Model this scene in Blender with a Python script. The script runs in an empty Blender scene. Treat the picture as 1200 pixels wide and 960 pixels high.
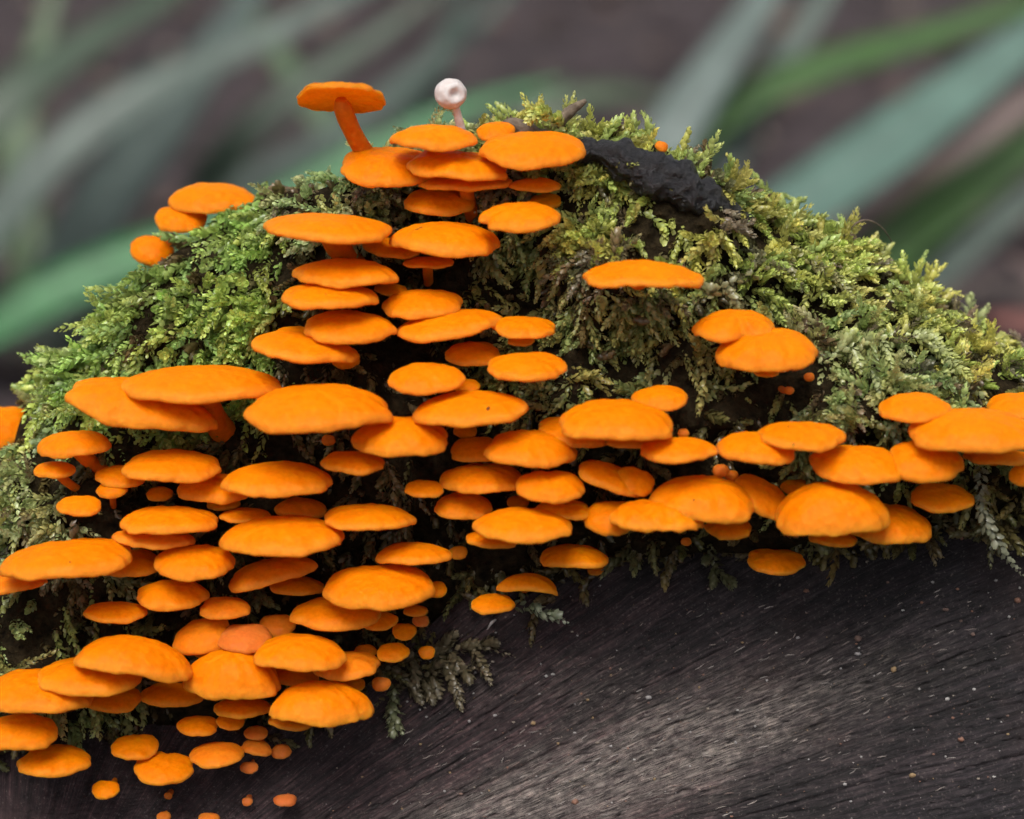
import bpy, bmesh, math, random
import numpy as np
from mathutils import Vector, Matrix, noise as mnoise
from mathutils.bvhtree import BVHTree

random.seed(7)
rng = np.random.default_rng(7)
R = math.radians
MM = 0.001

# ------------------------------------------------------------------ camera
PITCH = R(18)          # the lens looks down at the log
DIST = 0.32            # metres from the lens to the middle of the fungi
FIELD = 0.15           # metres across the frame at that distance
FPX = 1200 * DIST / FIELD
GROUND_Z = -0.14
CAM = np.array([0.0, -DIST * math.cos(PITCH), DIST * math.sin(PITCH)])
FWD = np.array([0.0, math.cos(PITCH), -math.sin(PITCH)])
UPV = np.array([0.0, math.sin(PITCH), math.cos(PITCH)])

scene = bpy.context.scene
C = scene.collection
cam_data = bpy.data.cameras.new('camera')
cam = bpy.data.objects.new('camera', cam_data)
C.objects.link(cam)
cam.location = CAM
cam.rotation_euler = (math.pi / 2 - PITCH, 0, 0)
cam_data.sensor_width = 36
cam_data.lens = 36 * DIST / FIELD
cam_data.clip_start = 0.01
cam_data.clip_end = 200
cam_data.dof.use_dof = True
cam_data.dof.focus_distance = DIST + 0.0045
cam_data.dof.aperture_fstop = (cam_data.lens / 6.6)
scene.camera = cam

# ------------------------------------------------------------------ world, sun, exposure
SUN_EL, SUN_AZ = R(60), R(196)      # azimuth measured clockwise from +Y
world = bpy.data.worlds.new('World')
scene.world = world
world.use_nodes = True
wn = world.node_tree.nodes
wl = world.node_tree.links
sky = wn.new('ShaderNodeTexSky')
sky.sky_type = 'NISHITA'
sky.sun_disc = False
sky.sun_elevation = SUN_EL
sky.sun_rotation = SUN_AZ
sky.air_density = 1.0
sky.dust_density = 4.0
sky.ozone_density = 0.5
hsv = wn.new('ShaderNodeHueSaturation')
hsv.inputs['Saturation'].default_value = 0.35      # cloud cover greys the sky
wl.new(sky.outputs[0], hsv.inputs['Color'])
wl.new(hsv.outputs[0], wn['Background'].inputs['Color'])
wn['Background'].inputs['Strength'].default_value = 0.07
sun_d = bpy.data.lights.new('sun', 'SUN')
sun_d.energy = 1.5
sun_d.angle = R(34)
sun_d.color = (1.0, 0.965, 0.91)
sun = bpy.data.objects.new('sun', sun_d)
C.objects.link(sun)
sdir = Vector((math.sin(SUN_AZ) * math.cos(SUN_EL), math.cos(SUN_AZ) * math.cos(SUN_EL), math.sin(SUN_EL)))
sun.rotation_euler = sdir.to_track_quat('Z', 'Y').to_euler()
sun.location = (0, 0, 2)
scene.view_settings.view_transform = 'Standard'
scene.view_settings.look = 'None'
scene.view_settings.gamma = 1
scene.view_settings.use_curve_mapping = False
scene.view_settings.exposure = 1.0
scene.render.engine = 'CYCLES'
scene.cycles.use_denoising = True
scene.cycles.use_adaptive_sampling = True
scene.cycles.adaptive_threshold = 0.035
scene.cycles.max_bounces = 5
scene.cycles.diffuse_bounces = 3
scene.cycles.glossy_bounces = 2
scene.cycles.transmission_bounces = 3


# ------------------------------------------------------------------ helpers
def ray(u, v):
    d = FWD + np.array([1.0, 0, 0]) * ((u - 600) / FPX) + UPV * ((480 - v) / FPX)
    return d / np.linalg.norm(d)


def at(u, v, y):
    """the point of the sight line through photo pixel (u, v) at depth y"""
    d = ray(u, v)
    return CAM + d * ((y - CAM[1]) / d[1])


def project(p):
    q = np.asarray(p) - CAM
    w = q @ FWD
    return 600 + FPX * q[..., 0] / w, 480 - FPX * (q @ UPV) / w, w


def tag(o, label=None, cat=None, group=None, kind=None):
    if label: o['label'] = label
    if cat: o['category'] = cat
    if group: o['group'] = group
    if kind: o['kind'] = kind
    return o


def empty(name, loc=(0, 0, 0)):
    o = bpy.data.objects.new(name, None)
    o.empty_display_size = 0.003
    o.location = loc
    C.objects.link(o)
    return o


def mesh_obj(name, verts, faces, mat, parent=None, origin=None, smooth=True, col=None):
    v = np.asarray(verts, dtype=np.float64)
    if origin is None:
        origin = np.zeros(3)
    me = bpy.data.meshes.new(name)
    me.from_pydata((v - np.asarray(origin)).tolist(), [], faces if isinstance(faces, list) else faces.tolist())
    if smooth:
        me.polygons.foreach_set('use_smooth', np.ones(len(me.polygons), dtype=bool))
    if col is not None:
        a = me.color_attributes.new('Col', 'FLOAT_COLOR', 'POINT')
        c4 = np.ones((len(v), 4), dtype=np.float32)
        c4[:, :3] = col
        a.data.foreach_set('color', c4.ravel())
    me.materials.append(mat)
    me.update()
    o = bpy.data.objects.new(name, me)
    C.objects.link(o)
    if parent is not None:
        o.parent = parent
        o.location = np.asarray(origin) - np.asarray(parent.location)
    else:
        o.location = origin
    return o


def fast_mesh(name, verts, tris, mat, col=None, smooth=False):
    """large triangle meshes straight from arrays"""
    me = bpy.data.meshes.new(name)
    nv, nt = len(verts), len(tris)
    me.vertices.add(nv)
    me.vertices.foreach_set('co', np.asarray(verts, dtype=np.float32).ravel())
    me.loops.add(nt * 3)
    me.loops.foreach_set('vertex_index', np.asarray(tris, dtype=np.int32).ravel())
    me.polygons.add(nt)
    me.polygons.foreach_set('loop_start', np.arange(0, nt * 3, 3, dtype=np.int32))
    me.polygons.foreach_set('loop_total', np.full(nt, 3, dtype=np.int32))
    if smooth:
        me.polygons.foreach_set('use_smooth', np.ones(nt, dtype=bool))
    if col is not None:
        a = me.color_attributes.new('Col', 'FLOAT_COLOR', 'POINT')
        c4 = np.ones((nv, 4), dtype=np.float32)
        c4[:, :3] = col
        a.data.foreach_set('color', c4.ravel())
    me.materials.append(mat)
    me.update(calc_edges=True)
    me.validate()
    o = bpy.data.objects.new(name, me)
    C.objects.link(o)
    return o


def grid_faces(nr, nc, wrap=False):
    f = []
    for r in range(nr - 1):
        for c in range(nc if wrap else nc - 1):
            c2 = (c + 1) % nc
            f.append((r * nc + c, r * nc + c2, (r + 1) * nc + c2, (r + 1) * nc + c))
    return f


_perm = rng.random((256, 256))


def vnoise(x, y):
    x = np.asarray(x, float); y = np.asarray(y, float)
    xi = np.floor(x).astype(int); yi = np.floor(y).astype(int)
    fx = x - xi; fy = y - yi
    fx = fx * fx * (3 - 2 * fx); fy = fy * fy * (3 - 2 * fy)
    g = lambda a, b: _perm[a % 256, b % 256]
    return ((g(xi, yi) * (1 - fx) + g(xi + 1, yi) * fx) * (1 - fy) + (g(xi, yi + 1) * (1 - fx) + g(xi + 1, yi + 1) * fx) * fy) * 2 - 1


def fbm(x, y, oct=4):
    s = 0; a = 0.5
    for k in range(oct):
        s = s + a * vnoise(x * 2 ** k + 17 * k, y * 2 ** k + 31 * k)
        a *= 0.5
    return s


def tube(path, radii, seg=10, cap=True):
    path = [Vector(p) for p in path]
    vs, fs = [], []
    n = len(path)
    up = Vector((0.3, 0.2, 1)).normalized()
    for i, p in enumerate(path):
        t = (path[min(i + 1, n - 1)] - path[max(i - 1, 0)]).normalized()
        s = t.cross(up)
        if s.length < 1e-4: s = t.cross(Vector((1, 0, 0)))
        s.normalize(); q = s.cross(t)
        for k in range(seg):
            a = 2 * math.pi * k / seg
            vs.append(tuple(p + (s * math.cos(a) + q * math.sin(a)) * radii[i]))
    fs = grid_faces(n, seg, True)
    if cap:
        fs.append(tuple(range(seg - 1, -1, -1)))
        fs.append(tuple((n - 1) * seg + k for k in range(seg)))
    return vs, fs


def bez(p0, p1, p2, n):
    p0, p1, p2 = map(np.asarray, (p0, p1, p2))
    t = np.linspace(0, 1, n)[:, None]
    return (1 - t) ** 2 * p0 + 2 * t * (1 - t) * p1 + t * t * p2


def catmull(pts, n):
    pts = np.asarray(pts, float)
    P = np.vstack([2 * pts[0] - pts[1], pts, 2 * pts[-1] - pts[-2]])
    out = []
    m = len(pts) - 1
    for s in np.linspace(0, m - 1e-6, n):
        i = int(s); t = s - i
        a, b, c, d = P[i], P[i + 1], P[i + 2], P[i + 3]
        out.append(0.5 * (2 * b + (c - a) * t + (2 * a - 5 * b + 4 * c - d) * t * t + (3 * b - a - 3 * c + d) * t ** 3))
    return np.array(out)


# ------------------------------------------------------------------ materials
def new_mat(name):
    m = bpy.data.materials.new(name)
    m.use_nodes = True
    nt = m.node_tree
    return m, nt.nodes, nt.links, nt.nodes['Principled BSDF']


def ramp(nodes, links, src, stops):
    r = nodes.new('ShaderNodeValToRGB')
    e = r.color_ramp.elements
    while len(e) < len(stops): e.new(0.5)
    for k, (p, c) in enumerate(stops):
        e[k].position = p
        e[k].color = (*c, 1)
    links.new(src, r.inputs[0])
    return r


def tex_noise(nodes, links, scale, detail=4, vec=None, rough=0.55):
    t = nodes.new('ShaderNodeTexNoise')
    t.inputs['Scale'].default_value = scale
    t.inputs['Detail'].default_value = detail
    t.inputs['Roughness'].default_value = rough
    if vec is not None: links.new(vec, t.inputs['Vector'])
    return t


def mixcol(nodes, links, fac, a, b, mode='MIX'):
    m = nodes.new('ShaderNodeMix')
    m.data_type = 'RGBA'
    m.blend_type = mode
    for key, val in (('Factor', fac), ('A', a), ('B', b)):
        sock = [s for s in m.inputs if s.name == key and s.type == ('VALUE' if key == 'Factor' else 'RGBA')][0]
        if isinstance(val, (int, float)): sock.default_value = val
        elif isinstance(val, tuple): sock.default_value = (*val, 1)
        else: links.new(val, sock)
    return [s for s in m.outputs if s.type == 'RGBA'][0]


def fungus_mat(name, mid, deep, pale, sss=0.55, bump=0.4, transl=0.22):
    m, n, l, b = new_mat(name)
    geo = n.new('ShaderNodeNewGeometry')
    info = n.new('ShaderNodeObjectInfo')
    att = n.new('ShaderNodeAttribute'); att.attribute_name = 'Col'
    sep = n.new('ShaderNodeSeparateColor'); l.new(att.outputs['Color'], sep.inputs[0])
    nz = tex_noise(n, l, 160, 3, geo.outputs['Position'])
    base = mixcol(n, l, nz.outputs[0], deep, mid)
    # red channel: how near the margin, green: pigment of this one
    edge = mixcol(n, l, sep.outputs[0], base, pale)
    pig = mixcol(n, l, sep.outputs[1], edge, (0.62, 0.16, 0.05))
    fine = tex_noise(n, l, 1700, 3, geo.outputs['Position'])
    fr = ramp(n, l, fine.outputs[0], [(0.3, (0.86, 0.82, 0.8)), (0.7, (1.0, 1.0, 1.0))])
    fin = mixcol(n, l, 1.0, pig, fr.outputs[0], 'MULTIPLY')
    l.new(fin, b.inputs['Base Color'])
    b.inputs['Roughness'].default_value = 0.5
    b.inputs['Specular IOR Level'].default_value = 0.08
    b.subsurface_method = 'RANDOM_WALK'
    b.inputs['Subsurface Weight'].default_value = sss
    b.inputs['Subsurface Radius'].default_value = (1.0, 0.3, 0.06)
    b.inputs['Subsurface Scale'].default_value = 0.0016
    vo = n.new('ShaderNodeTexVoronoi'); vo.inputs['Scale'].default_value = 720
    vo.feature = 'SMOOTH_F1'
    l.new(geo.outputs['Position'], vo.inputs['Vector'])
    add = n.new('ShaderNodeMath'); add.operation = 'MULTIPLY_ADD'
    l.new(fine.outputs[0], add.inputs[0]); add.inputs[1].default_value = 0.3
    inv = n.new('ShaderNodeMath'); inv.operation = 'SUBTRACT'; inv.inputs[0].default_value = 1
    l.new(vo.outputs['Distance'], inv.inputs[1]); l.new(inv.outputs[0], add.inputs[2])
    bp = n.new('ShaderNodeBump'); bp.inputs['Strength'].default_value = bump
    bp.inputs['Distance'].default_value = 0.0007
    l.new(add.outputs[0], bp.inputs['Height']); l.new(bp.outputs[0], b.inputs['Normal'])
    tr = n.new('ShaderNodeBsdfTranslucent'); l.new(fin, tr.inputs['Color'])      # thin flesh lets light through
    mx = n.new('ShaderNodeMixShader'); mx.inputs[0].default_value = transl
    l.new(b.outputs[0], mx.inputs[1]); l.new(tr.outputs[0], mx.inputs[2])
    l.new(mx.outputs[0], n['Material Output'].inputs['Surface'])
    return m


M_CAP = fungus_mat('orange_cap', (0.96, 0.29, 0.0015), (0.92, 0.205, 0.0015), (0.94, 0.34, 0.03))
M_PORE = fungus_mat('orange_pores', (0.97, 0.44, 0.02), (0.95, 0.36, 0.012), (0.97, 0.48, 0.05), bump=0.9, transl=0.62)
M_STEM = fungus_mat('orange_stem', (0.86, 0.24, 0.012), (0.78, 0.18, 0.01), (0.8, 0.3, 0.05))
M_WHITE = fungus_mat('white_cap', (0.78, 0.74, 0.72), (0.72, 0.66, 0.64), (0.85, 0.82, 0.8), sss=0.3)
M_WHITE.node_tree.nodes['Principled BSDF'].inputs['Subsurface Radius'].default_value = (0.6, 0.5, 0.45)


def moss_mat():
    m, n, l, b = new_mat('moss')
    att = n.new('ShaderNodeAttribute'); att.attribute_name = 'Col'
    geo = n.new('ShaderNodeNewGeometry')
    nz = tex_noise(n, l, 900, 2, geo.outputs['Position'])
    fr = ramp(n, l, nz.outputs[0], [(0.3, (0.72, 0.76, 0.7)), (0.7, (1.15, 1.12, 1.1))])
    c = mixcol(n, l, 1.0, att.outputs['Color'], fr.outputs[0], 'MULTIPLY')
    l.new(c, b.inputs['Base Color'])
    b.inputs['Roughness'].default_value = 0.30
    b.inputs['Specular IOR Level'].default_value = 0.7
    tr = n.new('ShaderNodeBsdfTranslucent')
    l.new(c, tr.inputs['Color'])
    mx = n.new('ShaderNodeMixShader'); mx.inputs[0].default_value = 0.38
    l.new(b.outputs[0], mx.inputs[1]); l.new(tr.outputs[0], mx.inputs[2])
    l.new(mx.outputs[0], n['Material Output'].inputs['Surface'])
    return m


M_MOSS = moss_mat()


def wood_mat():
    m, n, l, b = new_mat('weathered_wood')
    uv = n.new('ShaderNodeUVMap'); uv.uv_map = 'grain'
    geo = n.new('ShaderNodeNewGeometry')
    mp = n.new('ShaderNodeMapping'); mp.inputs['Scale'].default_value = (1, 1, 1)
    l.new(uv.outputs[0], mp.inputs[0])
    g1 = tex_noise(n, l, 1.0, 6, mp.outputs[0], 0.65)
    mp2 = n.new('ShaderNodeMapping'); mp2.inputs['Scale'].default_value = (3.2, 3.2, 1); mp2.inputs['Location'].default_value = (31, 7, 0)
    l.new(uv.outputs[0], mp2.inputs[0])
    g2 = tex_noise(n, l, 1.0, 5, mp2.outputs[0], 0.7)
    blot = tex_noise(n, l, 42, 4, geo.outputs['Position'])
    c1 = ramp(n, l, g1.outputs[0], [(0.40, (0.007, 0.0055, 0.007)), (0.5, (0.0165, 0.0128, 0.0152)), (0.62, (0.043, 0.033, 0.035))])
    c2 = ramp(n, l, g2.outputs[0], [(0.36, (0.55, 0.55, 0.57)), (0.55, (1, 1, 1)), (0.72, (1.7, 1.6, 1.52))])
    c = mixcol(n, l, 1.0, c1.outputs[0], c2.outputs[0], 'MULTIPLY')
    mpb = n.new('ShaderNodeMapping'); mpb.inputs['Scale'].default_value = (0.13, 0.4, 1); l.new(uv.outputs[0], mpb.inputs[0])
    band = tex_noise(n, l, 1.0, 3, mpb.outputs[0], 0.5)
    bb = ramp(n, l, band.outputs[0], [(0.35, (0.5, 0.49, 0.52)), (0.65, (1.5, 1.42, 1.4))])
    c = mixcol(n, l, 1.0, c, bb.outputs[0], 'MULTIPLY')
    # scuffed paler patch and brown stains (they lie on the wood itself)
    att = n.new('ShaderNodeAttribute'); att.attribute_name = 'Col'
    sep = n.new('ShaderNodeSeparateColor'); l.new(att.outputs['Color'], sep.inputs[0])
    c = mixcol(n, l, sep.outputs[1], c, mixcol(n, l, 1.0, c, (1.55, 1.12, 1.12), 'MULTIPLY'))      # brown stain
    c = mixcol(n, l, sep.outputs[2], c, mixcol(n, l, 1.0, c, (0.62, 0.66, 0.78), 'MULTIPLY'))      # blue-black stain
    scf = n.new('ShaderNodeMath'); scf.operation = 'MULTIPLY'
    pr = ramp(n, l, g2.outputs[0], [(0.42, (0, 0, 0)), (0.66, (1, 1, 1))])
    l.new(sep.outputs[0], scf.inputs[0]); l.new(pr.outputs[0], scf.inputs[1])
    c = mixcol(n, l, scf.outputs[0], c, (0.38, 0.33, 0.29))
    br = ramp(n, l, blot.outputs[0], [(0.5, (0, 0, 0)), (0.72, (0.5, 0.5, 0.5))])
    c = mixcol(n, l, br.outputs[0], c, (0.05, 0.028, 0.026))
    sp = tex_noise(n, l, 2600, 2, geo.outputs['Position'])
    sr = ramp(n, l, sp.outputs[0], [(0.62, (0, 0, 0)), (0.72, (0.55, 0.55, 0.55))])
    c = mixcol(n, l, sr.outputs[0], c, (0.15, 0.125, 0.118))
    mo = tex_noise(n, l, 650, 5, geo.outputs['Position'], 0.7)
    mr = ramp(n, l, mo.outputs[0], [(0.32, (0.45, 0.43, 0.46)), (0.55, (1, 1, 1)), (0.72, (1.6, 1.5, 1.45))])
    c = mixcol(n, l, 1.0, c, mr.outputs[0], 'MULTIPLY')
    l.new(c, b.inputs['Base Color'])
    b.inputs['Roughness'].default_value = 0.62
    b.inputs['Specular IOR Level'].default_value = 0.35
    ad = n.new('ShaderNodeMath'); ad.operation = 'ADD'
    l.new(g1.outputs[0], ad.inputs[0]); l.new(g2.outputs[0], ad.inputs[1])
    bp = n.new('ShaderNodeBump'); bp.inputs['Strength'].default_value = 0.55; bp.inputs['Distance'].default_value = 0.0009
    l.new(ad.outputs[0], bp.inputs['Height']); l.new(bp.outputs[0], b.inputs['Normal'])
    return m


M_WOOD = wood_mat()


def rough_mat(name, c1, c2, scale, rough=0.8, bump=0.5, dist=0.001, spec=0.3):
    m, n, l, b = new_mat(name)
    geo = n.new('ShaderNodeNewGeometry')
    nz = tex_noise(n, l, scale, 6, geo.outputs['Position'], 0.65)
    r = ramp(n, l, nz.outputs[0], [(0.3, c1), (0.7, c2)])
    l.new(r.outputs[0], b.inputs['Base Color'])
    b.inputs['Roughness'].default_value = rough
    b.inputs['Specular IOR Level'].default_value = spec
    bp = n.new('ShaderNodeBump'); bp.inputs['Strength'].default_value = bump; bp.inputs['Distance'].default_value = dist
    l.new(nz.outputs[0], bp.inputs['Height']); l.new(bp.outputs[0], b.inputs['Normal'])
    return m


def attr_mat(name, rough=0.7, transl=0.0, scale=60):
    m, n, l, b = new_mat(name)
    att = n.new('ShaderNodeAttribute'); att.attribute_name = 'Col'
    geo = n.new('ShaderNodeNewGeometry')
    nz = tex_noise(n, l, scale, 4, geo.outputs['Position'])
    fr = ramp(n, l, nz.outputs[0], [(0.25, (0.7, 0.7, 0.7)), (0.75, (1.2, 1.2, 1.2))])
    c = mixcol(n, l, 1.0, att.outputs['Color'], fr.outputs[0], 'MULTIPLY')
    l.new(c, b.inputs['Base Color'])
    b.inputs['Roughness'].default_value = rough
    if transl:
        tr = n.new('ShaderNodeBsdfTranslucent'); l.new(c, tr.inputs['Color'])
        mx = n.new('ShaderNodeMixShader'); mx.inputs[0].default_value = transl
        l.new(b.outputs[0], mx.inputs[1]); l.new(tr.outputs[0], mx.inputs[2])
        l.new(mx.outputs[0], n['Material Output'].inputs['Surface'])
    return m


M_SOIL = rough_mat('mossy_bark', (0.006, 0.0045, 0.003), (0.05, 0.036, 0.018), 600, 0.95, 1.0, 0.0025, 0.05)
M_BARK = rough_mat('black_bark', (0.004, 0.004, 0.005), (0.022, 0.021, 0.024), 700, 0.36, 1.0, 0.0014, 0.5)
M_TWIG = rough_mat('brown_twig', (0.06, 0.042, 0.03), (0.22, 0.17, 0.12), 700, 0.75, 0.6, 0.0006)
M_GROUND = rough_mat('forest_floor', (0.012, 0.009, 0.009), (0.06, 0.042, 0.045), 22, 0.9, 0.6, 0.01)
M_CRUMB = attr_mat('crumb', 0.7, 0, 1500)
M_BLADE = attr_mat('strap_leaf', 0.45, 0.15, 60)
M_LITTER = attr_mat('dead_leaf', 0.75, 0.1, 60)
M_SPECK = rough_mat('dark_speck', (0.02, 0.006, 0.004), (0.06, 0.015, 0.008), 900)

# ------------------------------------------------------------------ the forest floor and the plants behind
def make_ground():
    n = 160
    t = np.linspace(-1, 1, n)
    s = np.sign(t) * np.abs(t) ** 3 * 40
    X, Y = np.meshgrid(s, s + 0.6)
    Z = GROUND_Z + 0.012 * fbm(X * 3 + 50, Y * 3 + 50) * np.clip(3 / (1 + np.abs(X) + np.abs(Y)), 0, 1)
    Z = Z - 0.15 * np.clip((Y - 0.18) / 0.5, 0, 1)
    v = np.stack([X.ravel(), Y.ravel(), Z.ravel()], 1)
    o = mesh_obj('ground', v, grid_faces(n, n), M_GROUND)
    tag(o, kind='structure')


make_ground()


def ground_z(y):
    return GROUND_Z - 0.15 * max(0, min(1, (y - 0.18) / 0.5))


def make_litter():
    vs, ts, cs = [], [], []
    pal = [(0.13, 0.09, 0.075), (0.09, 0.06, 0.055), (0.17, 0.13, 0.11), (0.06, 0.042, 0.045), (0.15, 0.09, 0.07)]
    for k in range(1400):
        y = 0.5 + 3.2 * random.random() ** 1.3
        x = random.uniform(-0.55, 0.55) * (0.6 + y)
        L = random.uniform(0.03, 0.075); W = L * random.uniform(0.25, 0.5)
        a = random.uniform(0, 6.28); tilt = random.uniform(-0.4, 0.4); roll = random.uniform(-0.5, 0.5)
        M = Matrix.Rotation(a, 3, 'Z') @ Matrix.Rotation(tilt, 3, 'X') @ Matrix.Rotation(roll, 3, 'Y')
        b = len(vs); nseg = 6
        c = np.array(random.choice(pal)) * random.uniform(0.35, 0.85)
        z0 = ground_z(y) + random.uniform(0.004, 0.02)
        curl = random.uniform(-0.25, 0.4)
        for i in range(nseg + 1):
            t = i / nseg
            w = W * math.sin(math.pi * min(0.98, 0.03 + t * 0.95)) ** 0.8
            for sx in (-1, 0, 1):
                p = M @ Vector((sx * w * 0.5, (t - 0.5) * L, curl * L * (t - 0.5) ** 2 * 2 + abs(sx) * w * 0.12))
                vs.append((x + p.x, y + p.y, z0 + p.z)); cs.append(c)
        for i in range(nseg):
            for j in range(2):
                q = b + i * 3 + j
                ts += [(q, q + 1, q + 4), (q, q + 4, q + 3)]
    o = fast_mesh('leaf_litter', np.array(vs), np.array(ts), M_LITTER, np.array(cs))
    tag(o, 'dull brown dead leaves lying on the forest floor behind the log', 'leaf litter', kind='stuff')


make_litter()


def blade(parent, path, width, col, name='leaf'):
    """a strap leaf: a folded ribbon with thickness along a 3-D path (world coordinates)"""
    P = catmull(path, 30)
    vs, cs = [], []
    n = len(P)
    for i in range(n):
        t = P[min(i + 1, n - 1)] - P[max(i - 1, 0)]
        t /= np.linalg.norm(t)
        up = np.array([0.15, -0.55, 0.8]); up = up - t * (up @ t); up /= np.linalg.norm(up)
        s = np.cross(t, up)
        f = i / (n - 1)
        w = width * 0.5 * min(1, 0.55 + f * 2.5) * (1 - max(0, f - 0.55) / 0.47) ** 0.7
        for (a, h) in ((-1, 0.22), (-0.5, 0.06), (0, 0), (0.5, 0.06), (1, 0.22)):
            vs.append(P[i] + s * a * w + up * h * w)
        for (a, h) in ((1, 0.22), (0.5, 0.0), (0, -0.08), (-0.5, 0.0), (-1, 0.22)):
            vs.append(P[i] + s * a * w * 0.99 + up * (h * w - 0.0005))
        cs += [col] * 10
    f = grid_faces(n, 10, True)
    return mesh_obj(name, vs, f, M_BLADE, parent, origin=np.array(parent.location), col=np.array(cs))


GLAUC = (0.105, 0.19, 0.155); GREEN = (0.036, 0.098, 0.016); GREY = (0.075, 0.105, 0.088); DULL = (0.035, 0.062, 0.036); PALE = (0.12, 0.165, 0.15); PINK = (0.12, 0.075, 0.065)


def clump(name, label, base_uv, y, blades, cat='plant'):
    b0 = at(base_uv[0], base_uv[1], y); b0[2] = ground_z(y) - 0.003
    o = empty(name, b0)
    tag(o, label, cat)
    for px, wpx, col, dy in blades:
        pts = []
        m = len(px)
        for k, (u, v) in enumerate(px):
            pts.append(at(u, v, y + dy * (k + 1) / m))
        first = pts[0]
        root = b0 + np.array([random.uniform(-0.02, 0.02), random.uniform(-0.02, 0.02), 0])
        mid = 0.5 * (root + first) + np.array([0, 0, 0.0])
        w = wpx * (y - CAM[1]) / FPX * 1.05
        if np.linalg.norm(root - first) > 0.03:
            pts = [root, mid] + pts
        else:
            pts = [root] + pts
        blade(o, pts, w, np.array(col))
    return o


clump('strap_leaf_plant', 'fan of blue-green strap leaves arching up behind the black bark', (720, 413), 0.88, [
    ([(765, 205), (800, 140), (850, 66), (915, -30), (960, -110)], 62, PALE, 0.05),
    ([(850, 190), (905, 95), (965, 0), (1010, -80)], 46, GREY, 0.14),
    ([(800, 190), (860, 125), (960, 82), (1080, 46), (1230, 0), (1330, -20)], 50, GREEN, 0.10),
    ([(870, 300), (960, 230), (1060, 160), (1150, 92), (1250, 15), (1340, -60)], 84, GLAUC, -0.02),
    ([(955, 330), (1060, 246), (1150, 165), (1240, 92), (1320, 20)], 40, PINK, 0.06),
    ([(990, 340), (1075, 268), (1160, 205), (1250, 140), (1330, 80)], 70, GREEN, 0.02),
    ([(1050, 352), (1130, 292), (1230, 215), (1330, 150)], 52, GREY, 0.0),
])
clump('strap_leaf_plant', 'low strap-leaved plant trailing green leaves past the mossy slope with stemmed caps', (-190, 405), 0.92, [
    ([(-90, 425), (50, 352), (160, 305), (290, 262), (420, 190), (540, 130), (660, 95)], 66, (0.045, 0.165, 0.06), 0.12),
    ([(-60, 330), (60, 190), (170, 110), (280, 60), (400, 0), (500, -50)], 60, GREY, 0.16),
    ([(-110, 250), (0, 130), (90, 60), (190, 0), (260, -60)], 64, DULL, 0.2),
])
clump('strap_leaf_plant', 'grey-green strap leaves leaning behind the single tall-stalked cap', (30, 400), 1.02, [
    ([(60, 372), (115, 255), (190, 150), (255, 55), (330, -50)], 84, (0.075, 0.105, 0.095), 0.05),
    ([(170, 350), (255, 200), (345, 110), (440, 45), (540, -30)], 50, DULL, 0.14),
    ([(110, 350), (240, 240), (380, 170), (470, 100), (560, 30), (620, -40)], 40, GREY, 0.3),
    ([(40, 330), (20, 180), (45, 60), (80, -60)], 52, (0.045, 0.09, 0.03), 0.2),
])
clump('strap_leaf_plant', 'sparse dull green leaves standing far behind the white pin mushroom', (560, 370), 1.25, [
    ([(480, 160), (520, 60), (560, -30)], 46, GREY, 0.0),
    ([(600, 180), (640, 130), (720, 110), (800, 120)], 44, (0.06, 0.09, 0.05), 0.05),
    ([(420, 190), (330, 70), (270, -20)], 44, (0.08, 0.13, 0.07), 0.2),
])
clump('strap_leaf_plant', 'reddish brown withered leaves beside the mossy end with pale upright shoots', (1230, 420), 0.55, [
    ([(1235, 400), (1190, 378), (1150, 372)], 46, (0.16, 0.06, 0.05), 0.02),
    ([(1240, 380), (1225, 330), (1180, 300)], 40, (0.14, 0.10, 0.09), 0.05),
])

# ------------------------------------------------------------------ the log: mossy rim (front and back), cut end
RIDGE_Y = 0.024
ridge_px = [(-330, 1350), (-220, 1040), (-110, 790), (-40, 645), (0, 555), (40, 462), (85, 418), (120, 386), (160, 345), (205, 300), (255, 264), (305, 238), (355, 222), (400, 210), (450, 190),
            (520, 168), (600, 152), (660, 150), (720, 154), (780, 172), (830, 196), (900, 247), (960, 272), (1020, 304), (1080, 348), (1130, 382), (1180, 402), (1240, 425), (1350, 480), (1480, 590), (1600, 760), (1700, 1000), (1780, 1350)]
lower_px = [(-330, 1380), (-220, 1180), (-110, 940), (0, 885), (100, 880), (250, 880), (340, 868), (420, 835), (470, 800), (540, 750), (610, 705), (680, 672), (760, 655), (900, 648), (1010, 640), (1100, 618), (1200, 610), (1350, 620), (1480, 700), (1600, 850), (1700, 1080), (1780, 1380)]
rp = np.array([at(u, v, RIDGE_Y) for u, v in ridge_px])
lp = np.array([at(u, v, 0.001) for u, v in lower_px])
XMIN, XMAX = rp[0, 0], rp[-1, 0]
zr_f = lambda x: np.interp(x, rp[:, 0], rp[:, 2])
zl_f = lambda x: np.minimum(np.interp(x, lp[:, 0], lp[:, 2]), zr_f(x) - 0.003)


def front_y(t):
    y = -0.005 + (RIDGE_Y + 0.005) * (1 - (1 - np.clip(t, 0, 1) ** 2.3) ** 0.6)
    return y + 0.007 * np.clip(1 - t / 0.16, 0, 1) ** 2


def soft(t, a, b, e):
    return np.clip((t - a) / e, 0, 1) * np.clip((b - t) / e, 0, 1)


def recess_mask(u, v):
    """the crumbled hollow that the crowded fungi grow from"""
    m = soft(u, 130, 690, 70) * soft(v, 420, 880, 60)
    m = np.maximum(m, soft(u, 400, 690, 60) * soft(v, 200, 520, 50))
    m = np.maximum(m, soft(u, 600, 1160, 60) * soft(v, 490, 650, 40))
    return np.maximum(m, 0.8 * soft(u, 660, 960, 50) * soft(v, 345, 520, 40))


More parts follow.
